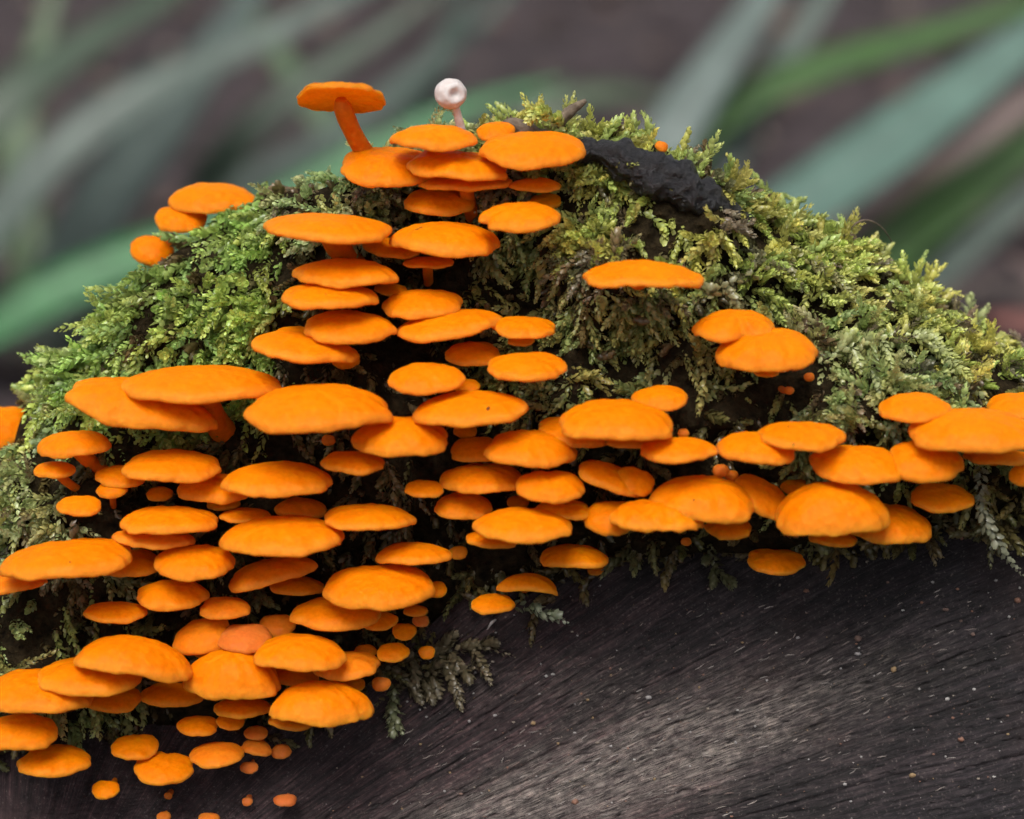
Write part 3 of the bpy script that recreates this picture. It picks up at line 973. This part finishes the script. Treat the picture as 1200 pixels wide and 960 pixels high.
    (290, 940, 13, 11, 0, 2, dict(tone=.8), FOOT), (192, 957, 17, 13, 0, 2, dict(tone=.5), FOOT), (245, 959, 26, 13, 0, 2, dict(tone=.45), FOOT), (197, 933, 10, 10, 0, 2, dict(tone=.6), FOOT),
    (474, 741, 29, 21, 0, 5, dict(dome=.36), HEM), (493, 728, 20, 15, 0, 5, dict(tone=.65), HEM), (487, 716, 29, 14, 0, 5, dict(tone=.1), HEM), (461, 765, 39, 24, 0, 6, dict(dome=.3), HEM), (500, 765, 20, 17, 0, 4, dict(tone=.1), HEM), (447, 802, 23, 18, 0, 5, dict(tone=.45), HEM), (414, 802, 28, 18, 0, 3, dict(tone=.1), 'dim cap at the fringe beside the lowest big dome'), (428, 763, 28, 16, 0, 3, dict(tone=.1), 'dim cap just above the matt cap at the fringe'),
    (537, 648, 22, 17, 0, 3, dict(tone=.2), PIN), (385, 516, 17, 16, 0, 3, dict(tone=.35), PIN),
    # --- middle tiers
    (621, 526, 108, 45, 3, 10, dict(dome=.36), 'glossy orange cap below the broad flat speckled one'),
    (660, 530, 34, 26, 12, 6, dict(), 'cap edge showing past the end of the glossy cap'),
    (560, 527, 64, 30, 0, 5, dict(dome=.34), 'reddish cap in shadow at the side of the glossy cap'),
    (545, 506, 28, 17, 0, 3, dict(), 'dark bud of a cap just under the single-speck cap'),
    (565, 561, 101, 37, 0, 10, dict(dome=.34), 'even orange cap on top of a brownish one'),
    (497, 573, 46, 21, 2, 6, dict(dome=.3), 'little brownish cap peeping out beside the even orange cap'),
    (645, 571, 82, 40, 2, 9, dict(dome=.38), 'ridged dark orange cap beside the even orange one'),
    (543, 593, 69, 33, 0, 8, dict(dome=.32, tone=.05), 'brownish orange cap under the even one'),
    (612, 616, 118, 44, 1, 11, dict(dome=.34, notch=(75, .2, .16)), 'cleft-topped orange cap at the bottom of the middle tiers'),
    (577, 632, 62, 23, 1, 7, dict(dome=.28), 'pale thin cap peeping from under the cleft-topped one'),
    (660, 597, 66, 25, 3, 5, dict(dome=.3), 'shaded small cap behind the cleft-topped one'),
    (607, 589, 26, 16, 0, 3, dict(), 'dark scrap of cap above the cleft-topped one'),
    (722, 492, 134, 50, 2, 11, dict(dome=.38, lump=.02), 'shiny domed orange cap with a pale highlight'),
    (674, 508, 88, 35, 8, 7, dict(dome=.34), 'orange cap sticking out behind the shiny dome'),
    (738, 515, 60, 22, 0, 6, dict(dome=.3), 'shaded cap strip under the shiny highlighted dome'),
    (773, 467, 67, 32, -3, 6, dict(dome=.38, wave=.05), 'small wavy orange cap above the shiny dome, backed by moss'),
    (716, 560, 80, 32, 21, 8, dict(dome=.34), 'steeply tipped orange cap below the shiny dome'),
    (744, 564, 46, 32, 22, 6, dict(dome=.36), 'shaded partner behind the steeply tipped cap'),
    (714, 608, 62, 42, -2, 7, dict(dome=.4), 'brownish round cap beside the torn lumpy one'),
    (770, 605, 112, 41, 3, 9, dict(dome=.4, lump=.05, serr=.03), 'lumpy torn orange cap with a pale frayed margin'),
    (822, 585, 125, 58, 2, 11, dict(dome=.46, lump=.022, specks=[(813, 586, .00014)]), 'big domed orange cap lying on the torn lumpy one'),
    (853, 620, 56, 27, 0, 7, dict(dome=.34), 'square-ended small cap under the big dome'),
    (895, 584, 80, 40, 32, 9, dict(dome=.36), 'orange cap turned on edge between two big domes'),
    (975, 597, 136, 65, -2, 12, dict(dome=.62, depth=.75, serr=.015, lump=.024), 'bell-shaped orange cap with a pleated front edge'),
    (932, 572, 36, 20, 0, 4, dict(), 'dim cap behind the shoulder of the bell-shaped cap'),
    (796, 528, 91, 32, -1, 9, dict(dome=.32), 'flat oval orange cap touching a notched neighbour above big domes'),
    (886, 525, 92, 39, 3, 8, dict(dome=.36), 'orange cap partly covered by a cap with two dark dots'),
    (939, 512, 106, 37, 1, 10, dict(dome=.3, specks=[(924, 500, .00012), (930, 521, .00014)]), 'orange cap with two dark dots below olive moss'),
    (1005, 545, 114, 47, 1, 9, dict(dome=.36), 'flat-topped orange cap above the bell-shaped one'),
    (1086, 541, 89, 52, 2, 9.5, dict(dome=.38), 'deep orange rounded cap partly shadowed by the broadest pale one'),
    (1141, 505, 154, 55, 0, 12, dict(dome=.36, depth=.75, lump=.022, serr=.014), 'broadest pale orange cap with faint rings and a pleated rim'),
    (1072, 478, 86, 37, -3, 8, dict(dome=.32), 'orange cap with a moss strand hanging over it'),
    (1198, 477, 84, 36, -4, 7, dict(dome=.36), 'orange cap backing onto the broadest pale one, against moss'),
    (1170, 536, 84, 20, 2, 7, dict(dome=.22), 'thin shadowed cap beneath the broadest pale one'),
    (1202, 558, 40, 28, 0, 6, dict(dome=.3), 'shaded cap below the thin one under the broadest cap'),
    (1105, 584, 75, 36, 0, 8, dict(dome=.26), 'evenly oval dark orange cap below the deep orange rounded one'),
    (1038, 614, 110, 50, 6, 9, dict(dome=.4), 'orange cap sheltering under the bell-shaped one at the wood'),
    (976, 631, 58, 21, 3, 7, dict(dome=.3), 'thin cap edge under the bell-shaped one'),
    (910, 659, 69, 32, 0, 8, dict(dome=.24), 'flat dark orange oval hanging alone over black wood'),
    (801, 508, 14, 13, 0, 3, dict(tone=.35, dome=.6), PIN), (845, 552, 20, 17, 0, 3, dict(tone=.45, dome=.6), PIN), (857, 558, 17, 14, 0, 3, dict(tone=.3, dome=.5), PIN), (804, 635, 13, 13, 0, 2, dict(tone=.4, dome=.6), PIN), (775, 172, 16, 13, 20, 1, dict(tone=.3, dome=.5), PIN), (925, 458, 12, 14, 0, 2, dict(tone=.5, dome=.6), PIN), (948, 442, 13, 14, 0, 2, dict(tone=.4, dome=.6), PIN),
    (673, 652, 81, 29, 1, 8, dict(dome=.28, arch=.05), 'oblong orange cap with a moss tip resting on it'),
    (698, 668, 20, 14, 0, 3, dict(tone=.3), PIN),
    (618, 684, 73, 25, 3, 8, dict(dome=.34, arch=.22, depth=.7), 'bridge-shaped orange cap with drooping ends'),
    (578, 708, 52, 25, -3, 8, dict(dome=.3), 'small oblong cap leaning under the bridge-shaped one'),
]
for k, (u, v, w, h, rot, prot, o, label) in enumerate(TABLE):
    mushroom(k + 1, u, v, w, h, rot, prot, o, label)

# the white pin mushroom
def pin_mushroom():
    ctr = at(528, 110, .012); base = at(545, 170, .014)
    root = tag(empty('pin_mushroom', base), 'white round-capped pin mushroom on a thin stalk above the caps', 'mushroom')
    bm = bmesh.new(); bmesh.ops.create_uvsphere(bm, u_segments=40, v_segments=28, radius=1)
    dv = Vector((0.35, -0.9, 0.12)).normalized()
    r = 18.5 * ((ctr - CAM) @ FWD) / FPX
    for q in bm.verts:
        c = q.co.normalized().dot(dv)
        k = 1 - 0.42 * math.exp(-((1 - c) / 0.07) ** 2) + 0.05 * math.exp(-((1 - c - 0.2) / 0.08) ** 2)
        k *= 1 + 0.05 * mnoise.noise(q.co * 2.2)
        q.co = Vector((q.co.x * 1.02, q.co.y, q.co.z * 0.97)) * k * r
    vs = np.array([tuple(q.co) for q in bm.verts]) + ctr
    fs = [tuple(x.index for x in f.verts) for f in bm.faces]; bm.free()
    mesh_obj('cap', vs, fs, M_WHITE, root, origin=base, col=np.zeros((len(vs), 3)))
    CAP_TREES.append((vs, fs))
    P = bez(base, at(538, 142, .0125), at(533, 122, .0118), 10)
    v2, f2 = tube(P, np.linspace(.00075, .00055, 10), 12)
    mesh_obj('stem', v2, f2, M_WHITE, root, origin=base, col=np.zeros((len(v2), 3)))


pin_mushroom()

capv, capf, off = [], [], 0
for vv, ff in CAP_TREES:
    capv.append(vv); capf += [tuple(i + off for i in f) for f in ff]; off += len(vv)
BVH_C = BVHTree.FromPolygons([Vector(p) for p in np.concatenate(capv)], capf)

# ------------------------------------------------------------------ moss
def leaves_on_paths(P, K, leaf_len, leaf_wid, flat, c_base, c_tip, axis_n, ang=0.65):
    """P: (N, M, 3) shoot paths. K leaves per shoot. Returns verts, tris, colours of the leafy shoots."""
    N, Mn, _ = P.shape
    t = (np.arange(K) + 0.5) / K
    f = t * (Mn - 1); i0 = np.minimum(f.astype(int), Mn - 2); fr = (f - i0)[None, :, None]
    pos = P[:, i0] * (1 - fr) + P[:, i0 + 1] * fr
    T = P[:, i0 + 1] - P[:, i0]
    T /= np.linalg.norm(T, axis=2, keepdims=True) + 1e-12
    nrm = np.broadcast_to(axis_n[:, None, :], T.shape)
    S = np.cross(T, nrm); S /= np.linalg.norm(S, axis=2, keepdims=True) + 1e-9
    V = np.cross(S, T)
    az = (np.arange(K) * 2.4)[None, :] + rng.normal(0, 0.25, (N, K)) + rng.uniform(0, 6.28, (N, 1))
    rad = S * np.cos(az)[..., None] + V * np.sin(az)[..., None]
    an = ang + rng.normal(0, 0.2, (N, K))
    taper = (np.sin(np.clip(0.18 + 0.80 * t, 0, 1) * math.pi) ** 0.5)[None, :] * rng.uniform(0.75, 1.2, (N, K))
    an = an * (1 - 0.5 * t ** 3)[None, :]
    L = (leaf_len[:, None] * taper)[..., None]
    Wd = (leaf_wid[:, None] * taper)[..., None]
    D = T * np.cos(an)[..., None] + rad * np.sin(an)[..., None]
    Wv = np.cross(D, rad); Wv /= np.linalg.norm(Wv, axis=2, keepdims=True) + 1e-9
    O = np.cross(Wv, D)
    O = O * np.sign((O * rad).sum(2, keepdims=True) + 1e-9)
    r0 = (Wd * 0.46)
    v0 = pos + rad * r0 * 0.6
    vL = pos + rad * r0 + D * L * 0.45 + Wv * Wd * 0.52 - O * Wd * 0.18
    vM = pos + rad * r0 + D * L * 0.48 + O * Wd * 0.12
    vR = pos + rad * r0 + D * L * 0.45 - Wv * Wd * 0.52 - O * Wd * 0.18
    vT = pos + rad * r0 + D * L * 0.92 + Wv * Wd * 0.2 - O * Wd * 0.12
    vS = pos + rad * r0 + D * L * 0.95 - Wv * Wd * 0.2 - O * Wd * 0.12
    verts = np.stack([v0, vL, vM, vR, vT, vS], 2).reshape(-1, 3)
    nl = N * K
    b = (np.arange(nl) * 6)[:, None]
    pat = np.array([[0, 2, 1], [0, 3, 2], [1, 2, 4], [2, 5, 4], [2, 3, 5]])
    tris = (b[:, None, :] + pat[None]).reshape(-1, 3)
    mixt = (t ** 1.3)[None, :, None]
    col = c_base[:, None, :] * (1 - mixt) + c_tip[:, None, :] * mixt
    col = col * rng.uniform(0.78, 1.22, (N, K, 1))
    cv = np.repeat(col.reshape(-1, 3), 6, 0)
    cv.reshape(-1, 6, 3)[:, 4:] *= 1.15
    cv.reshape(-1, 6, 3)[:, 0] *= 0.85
    return verts, tris, cv


GRN = np.array([0.37, 0.49, 0.13]); YEL = np.array([0.58, 0.62, 0.19]); OLV = np.array([0.31, 0.335, 0.12]); BRN = np.array([0.15, 0.115, 0.05]); PAL = np.array([0.56, 0.61, 0.30])


def moss_zone(u, v):
    """(kinds of moss that grow here, density) by where on the rim it is"""
    ridge = np.interp(u, [p[0] for p in ridge_px], [p[1] for p in ridge_px])
    d = v - ridge
    if u < 330 and v < 470 + 0.1 * u and d < 240: return 'green', 1.0
    if u < 70 and v < 660: return 'pale', 0.9
    if v > 835 and u < 420: return 'brown', 0.25
    if u < 140 and v > 660: return 'olive', 0.55
    if d < 75: return ('yellow' if u > 560 else 'pale'), 1.0
    if u > 660 and v < 330: return 'yellow', 1.0
    if u > 930 and v < 480: return 'pale', 1.0
    if 560 < u and v < 470: return 'olive', 0.9
    if u > 900 and v < 560: return 'olive', 0.8
    return 'brown', 0.3


def grow_moss():
    pts = MOUND.reshape(-1, 3)
    F = np.array(mound_faces)
    a, b, c, d = (pts[F[:, k]] for k in range(4))
    nrm = np.cross(b - a, d - a); area = np.linalg.norm(nrm, axis=1)
    nrm /= area[:, None] + 1e-15
    ctr = (a + b + c + d) / 4
    u, v, w = project(ctr)
    rowi = np.arange(len(F)) // (nc - 1)
    ok = (u > -70) & (u < 1270) & (v < 1000) & (rowi >= 2) & (ctr[:, 1] < RIDGE_Y + 0.05)
    # face the outside
    flip = (nrm @ np.array([0, -1.0, 0.6])) < 0
    nrm[flip] *= -1
    # far slope behind the ridge: thin
    wgt = area * ok * np.where(ctr[:, 1] > RIDGE_Y + 0.012, 0.25, 1.0)
    ntuft = 4600
    pick = rng.choice(len(F), ntuft, p=wgt / wgt.sum())
    B, Nn, Ax, Pth, LL, LW, CB, CT, FL = [], [], [], [], [], [], [], [], []
    for i in pick:
        kind, dens = moss_zone(u[i], v[i])
        if random.random() > dens: continue
        n = nrm[i]
        p0 = ctr[i]
        dbark = np.min(np.linalg.norm(BARK - p0, axis=1))
        if dbark < 0.0030: continue
        hole = fbm(u[i] / 55 + 3.3, v[i] / 45 + 1.7, 3)
        if kind in ('yellow', 'pale', 'olive') and hole < -0.36: continue
        if hollow(u[i], v[i]) > 0.42: continue
        down = np.array([0, 0, -1.0]) - n * (-n[2]); down /= np.linalg.norm(down) + 1e-9
        side = np.cross(n, down)
        if kind == 'green':
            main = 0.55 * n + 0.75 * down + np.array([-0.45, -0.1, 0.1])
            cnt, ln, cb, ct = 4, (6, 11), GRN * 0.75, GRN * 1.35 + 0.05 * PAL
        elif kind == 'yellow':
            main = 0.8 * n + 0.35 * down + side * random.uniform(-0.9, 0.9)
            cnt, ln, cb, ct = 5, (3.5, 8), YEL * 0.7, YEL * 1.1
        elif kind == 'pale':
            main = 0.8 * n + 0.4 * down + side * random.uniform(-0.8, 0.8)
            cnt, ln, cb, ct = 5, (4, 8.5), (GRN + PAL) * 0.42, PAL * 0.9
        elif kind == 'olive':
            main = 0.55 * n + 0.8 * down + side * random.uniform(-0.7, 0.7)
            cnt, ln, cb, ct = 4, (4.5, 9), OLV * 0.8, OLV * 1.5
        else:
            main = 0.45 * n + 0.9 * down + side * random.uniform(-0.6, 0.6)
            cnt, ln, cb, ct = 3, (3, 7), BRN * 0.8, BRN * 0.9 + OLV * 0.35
        if random.random() < 0.16 and kind in ('yellow', 'pale'):
            cb, ct = np.array([0.16, 0.125, 0.075]), np.array([0.30, 0.26, 0.16])     # withered shoots
        if rng.random() < 0.2:
            cnt, ln, cb, ct = 3, (2.2, 4), BRN * 0.8, BRN * 1.3        # dead brown thatch under the living shoots
            main = 0.5 * n + side * random.uniform(-1, 1) + down * 0.4
        tj = rng.normal(0, 0.3, 3)
        tint = np.array([random.uniform(0.85, 1.2), 1, random.uniform(0.8, 1.15)]) * random.uniform(0.75, 1.2)
        for s in range(cnt):
            L = random.uniform(*ln) * MM
            dr = main + tj + rng.normal(0, 0.26, 3); dr /= np.linalg.norm(dr)
            st = p0 + side * rng.normal(0, 0.0016) + down * rng.normal(0, 0.0016) - n * 0.0012
            M_ = 9; path = [st]; cur = st; dd = dr.copy()
            curl = rng.normal(0, 0.12, 3) + np.array([0, 0, -0.11 if kind != 'yellow' else -0.07])
            for q in range(M_ - 1):
                dd = dd + curl; dd /= np.linalg.norm(dd)
                cur = cur + dd * L / (M_ - 1); path.append(cur)
            path = np.array(path)
            bad = False
            for q0, q1 in ((0, 3), (3, 6), (6, 8)):
                vec = Vector(path[q1] - path[q0]); ln_ = vec.length
                r = BVH_C.ray_cast(Vector(path[q0]), vec.normalized(), ln_ * 1.1 + 0.0006)
                if r[0] is not None: bad = True; break
            if not bad:
                for q in (3, 5, 8):
                    dcam = Vector(path[q] - CAM).normalized()
                    r = BVH_C.ray_cast(Vector(path[q]), dcam, 0.02)
                    if r[0] is not None and random.random() < 0.93: bad = True; break
            if bad: continue
            Pth.append(path); Ax.append(n)
            sc = random.uniform(0.8, 1.15)
            big = 1.12 if kind == 'green' else 1.0
            LL.append(0.00122 * sc * big); LW.append(0.00084 * sc * big)
            CB.append(cb * tint); CT.append(ct * tint)
    P = np.array(Pth); Ax = np.array(Ax)
    print('moss shoots', len(P))
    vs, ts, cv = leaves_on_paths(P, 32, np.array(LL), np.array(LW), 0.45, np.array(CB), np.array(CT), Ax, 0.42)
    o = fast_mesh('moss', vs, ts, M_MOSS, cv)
    tag(o, 'green and olive feathery moss covering the rim of the log', 'moss', kind='stuff')


grow_moss()


def sprig(name, label, px, cb, ct, leaf=1.2, K=60, side_shoots=0, lift=2.0, axis=(0, -1, 0.3)):
    """a single moss shoot one can pick out; px = photo points, optional third value = depth"""
    pts = []
    for p in px:
        if len(p) == 3: pts.append(at(*p))
        else:
            r = hit(*p)
            pts.append(np.array(r[0]) - ray(*p) * lift * MM if r else at(p[0], p[1], 0.014))
    P = catmull(pts, 14)
    paths = [P]; nrm = [np.array(axis, float)]
    for k in range(side_shoots):
        i = 2 + int((k + 0.5) / side_shoots * 9)
        t = P[i + 1] - P[i]; t /= np.linalg.norm(t)
        s = np.cross(t, np.array(axis)); s /= np.linalg.norm(s)
        dr = t * random.uniform(0.2, 1.0) + s * random.choice((-1, 1)) * random.uniform(0.4, 1.0) + np.array([0, -random.uniform(0, 0.4), random.uniform(-0.6, 0.1)])
        Ls = min(0.006, np.linalg.norm(P[-1] - P[0]) * random.uniform(0.12, 0.32))
        paths.append(np.array([P[i] + dr * Ls * q / 13 + np.array([0, 0, -0.3]) * Ls * (q / 13) ** 2 for q in range(14)])); nrm.append(np.array(axis, float))
    n = len(paths)
    vs, ts, cv = leaves_on_paths(np.array(paths), K, np.full(n, leaf * MM), np.full(n, leaf * 0.72 * MM), 0.5, np.tile(cb, (n, 1)), np.tile(ct, (n, 1)), np.array(nrm))
    o = fast_mesh(name, vs - pts[0], ts, M_MOSS, cv)
    o.location = pts[0]
    tag(o, label, 'moss')
    return o


sprig('moss_sprig', 'pale scaly moss sprig dangling over the black wood', [(1150, 545, -.002), (1149, 585, -.009), (1158, 615, -.010), (1174, 645, -.008), (1198, 674, -.004)], np.array([.26, .26, .17]), np.array([.42, .43, .3]), 1.45, 84)
sprig('moss_sprig', 'yellow-green upright moss sprig beside the frayed twig on the ridge', [(672, 160, .014), (650, 142, .013), (632, 130, .012), (613, 121, .012)], YEL * .9, YEL * 1.25, 1.3, 40, 3)
sprig('moss_sprig', 'curled moss sprig arching next to the white pin mushroom', [(507, 150, .012), (507, 140, .012), (514, 130, .012), (526, 127, .012), (533, 137, .012)], PAL * .7, PAL * .95, .7, 34)
sprig('moss_sprig', 'withered tan moss frond bridging a dark hollow over the slope', [(812, 362), (835, 342), (870, 325), (910, 308), (945, 303), (968, 322), (985, 350)], np.array([.26, .24, .12]), np.array([.38, .38, .17]), 1.25, 60, 7, 3.5)
sprig('moss_sprig', 'arched green frond drooping its end over an orange cap', [(958, 428), (985, 412), (1020, 400), (1060, 392), (1092, 405), (1110, 435), (1117, 475)], PAL * .75, YEL * 1.05, 1.3, 64, 8, 4.5)
sprig('moss_sprig', 'pale tipped moss sprig lying out on the dark wood', [(598, 708, -.003), (622, 714, -.006), (645, 722, -.006), (666, 731, -.003)], np.array([.2, .24, .13]), np.array([.6, .64, .5]), 1.2, 34, 2, 1.5)
sprig('moss_sprig', 'grey-green moss tip hanging at the end of the brown fringe', [(462, 800), (462, 820), (465, 842), (472, 860)], np.array([.12, .13, .06]), np.array([.32, .34, .2]), 1.3, 40, 2, 2.0)
sprig('moss_sprig', 'dark moss strand hanging on the wood under the big domes', [(832, 638), (836, 655), (845, 672), (858, 692)], np.array([.10, .10, .045]), np.array([.2, .2, .11]), 1.1, 36, 3, 2.0)
sprig('moss_sprig', 'feathery moss tip reaching out past the steep moss end', [(100, 432, .018), (82, 424, .016), (62, 416, .015), (42, 409, .014)], GRN * 1.1, PAL * 1.1, 1.4, 40, 4)
sprig('moss_sprig', 'blurred pale upright shoot on the far ridge end, taller one', [(1135, 390, .03), (1133, 372, .031), (1136, 355, .032), (1138, 345, .032)], PAL * .8, PAL * 1.1, 1.4, 30)
sprig('moss_sprig', 'blurred pale shoot leaning on the far ridge end, shorter one', [(1140, 390, .029), (1148, 375, .03), (1158, 358, .031)], PAL * .8, PAL * 1.1, 1.4, 26)
for px in ([(440, 790), (470, 775), (520, 765), (560, 757), (604, 770)], [(455, 812), (490, 795), (530, 785), (575, 780)]):
    sprig('moss_sprig', 'brown withered moss frond creeping along the wood beside the column of tiny caps', px, np.array([.13, .105, .06]), np.array([.24, .2, .13]), 1.25, 60, 10, 1.6)['group'] = 'brown fronds of the moss fringe'


# ------------------------------------------------------------------ small things
def twig(label, px, rad, mat=M_TWIG, name='twig'):
    P = catmull([at(*p) for p in px], 16)
    rr = np.interp(np.linspace(0, 1, 16), np.linspace(0, 1, len(rad)), rad)
    vs, fs = tube(P, rr, 14)
    vs = np.array(vs); ctr = np.repeat(P, 14, 0)
    k = np.array([0.35 * mnoise.noise(Vector(p) * 900) + 0.2 * mnoise.noise(Vector(p) * 2500) for p in vs])
    vs = ctr + (vs - ctr) * (1 + k)[:, None]
    return tag(mesh_obj(name, vs, fs, mat, None, origin=P[0]), label, 'twig')


twig('dark brown stub of twig behind the broad cap on the ridge', [(585, 150, .016), (600, 147, .015), (618, 152, .014), (640, 160, .014)], [.0006, .0011, .0012, .0008])
twig('frayed tan twig end sticking up from the ridge', [(652, 148, .016), (664, 134, .016), (674, 126, .016), (687, 118, .016)], [.0009, .0009, .0007, .0003])
twig('fine pale fibre curling up from the far moss ridge', [(988, 278, .02), (1000, 264, .021), (1015, 258, .022), (1033, 266, .024), (1045, 283, .026)], [.0002, .00017, .00014, .0001, .00007], name='plant_fibre')
twig('thin white fibre on the wood under the bridge-shaped cap', [(571, 738, .0015), (576, 730, .001), (581, 726, .001)], [.0001, .00022, .0001], M_WHITE, 'plant_fibre')


def crumbs():
    vs, fs, cs = [], [], []
    pal = [(.30, .25, .2), (.36, .34, .33), (.24, .12, .08), (.3, .2, .1), (.16, .10, .08), (.42, .40, .38)]
    spots = [(1093, 682, 4, 1), (1122, 690, 4, 2), (1080, 706, 4, 2), (1108, 714, 6, 4), (1192, 703, 7, 2), (1167, 680, 4, 1), (1058, 715, 3, 5), (1140, 743, 6, 4), (935, 747, 5, 1), (1005, 748, 7, 4), (1005, 766, 6, 1), (1047, 784, 8, 3), (1110, 819, 5, 5), (1126, 866, 6, 2), (1069, 908, 7, 3), (760, 817, 6, 1), (990, 919, 4, 1), (625, 847, 7, 3), (674, 939, 8, 2), (945, 692, 5, 2), (1016, 658, 4, 0), (1127, 630, 6, 2), (1136, 627, 5, 1), (580, 838, 4, 1), (550, 845, 4, 1), (500, 840, 3, 1), (727, 784, 3, 0), (1165, 910, 3, 5), (640, 792, 4, 5), (648, 790, 4, 5), (575, 760, 4, 4), (830, 690, 3, 0), (540, 930, 5, 4), (700, 870, 4, 0), (862, 870, 4, 1)]
    for k in range(420):
        u = random.uniform(380, 1200); v = random.uniform(680, 960)
        spots.append((u, v, random.choice([1, 1.2, 1.5, 2, 3]), random.randrange(6)))
    bm = bmesh.new(); bmesh.ops.create_icosphere(bm, subdivisions=2, radius=1)
    bv = np.array([tuple(q.co) for q in bm.verts]); bf = [tuple(q.index for q in f.verts) for f in bm.faces]; bm.free()
    for (u, v, s, c) in spots:
        r = hit(u, v, 'wood')
        if r is None or hit(u, v)[3] < r[3] - 1e-5: continue
        rad = s * 0.5 * 0.125 * MM
        k = np.array([1 + 0.5 * mnoise.noise(Vector(q) * 1.6 + Vector((u, v, 0))) for q in bv])
        b0 = len(vs)
        sc = np.array([random.uniform(.8, 1.4), random.uniform(.6, 1), random.uniform(.6, 1.1)])
        for q, kk in zip(bv, k):
            vs.append(np.array(r[0]) + q * sc * rad * kk - np.array([0, rad * 0.4, 0])); cs.append(np.array(pal[c]) * random.uniform(0.8, 1.1))
        fs += [tuple(i + b0 for i in f) for f in bf]
    for k in range(330):
        u = random.gauss(760, 210); v = random.gauss(880, 70) - (u - 760) * 0.25
        if not (380 < u < 1215 and 690 < v < 975): continue
        r = hit(u, v, 'wood')
        if r is None or hit(u, v)[3] < r[3] - 1e-5: continue
        ang = math.atan2(1200 - v, u + 0) + random.gauss(0, 0.22)
        L = random.uniform(4, 15) * 0.125 * MM; wd = random.uniform(0.35, 0.9) * 0.125 * MM
        t = np.array([math.cos(ang), 0, math.sin(ang)]); q = np.array([-math.sin(ang), 0, math.cos(ang)])
        b0 = len(vs); c0 = np.array(random.choice([(.34, .29, .26), (.26, .21, .19), (.4, .36, .33), (.2, .14, .12)])) * random.uniform(.6, 1.1)
        p = np.array(r[0])
        for f in (-1, -.3, .4, 1):
            ww = wd * (1 - 0.7 * abs(f)); bend = q * 0.12 * L * f * f * random.uniform(-1, 1)
            lift = np.array([0, -(0.00012 + 0.00008 * random.random()), 0])
            for e, dy in ((-1, 0), (0, -1), (1, 0)):
                vs.append(p + t * L * f * 0.5 + q * ww * e + bend + lift + np.array([0, dy * ww, 0])); cs.append(c0)
        for a in range(3):
            for e in range(2):
                i0 = b0 + a * 3 + e
                fs.append((i0, i0 + 3, i0 + 4, i0 + 1))
    o = mesh_obj('wood_crumbs', vs, fs, M_CRUMB, col=np.array(cs))
    tag(o, 'pale and reddish crumbs and fibres stuck to the dark wood', 'crumbs', kind='stuff')


crumbs()
print('objects', len(bpy.data.objects), 'tris', sum(len(o.data.loop_triangles) or len(o.data.polygons) * 2 for o in bpy.data.objects if o.type == 'MESH'))
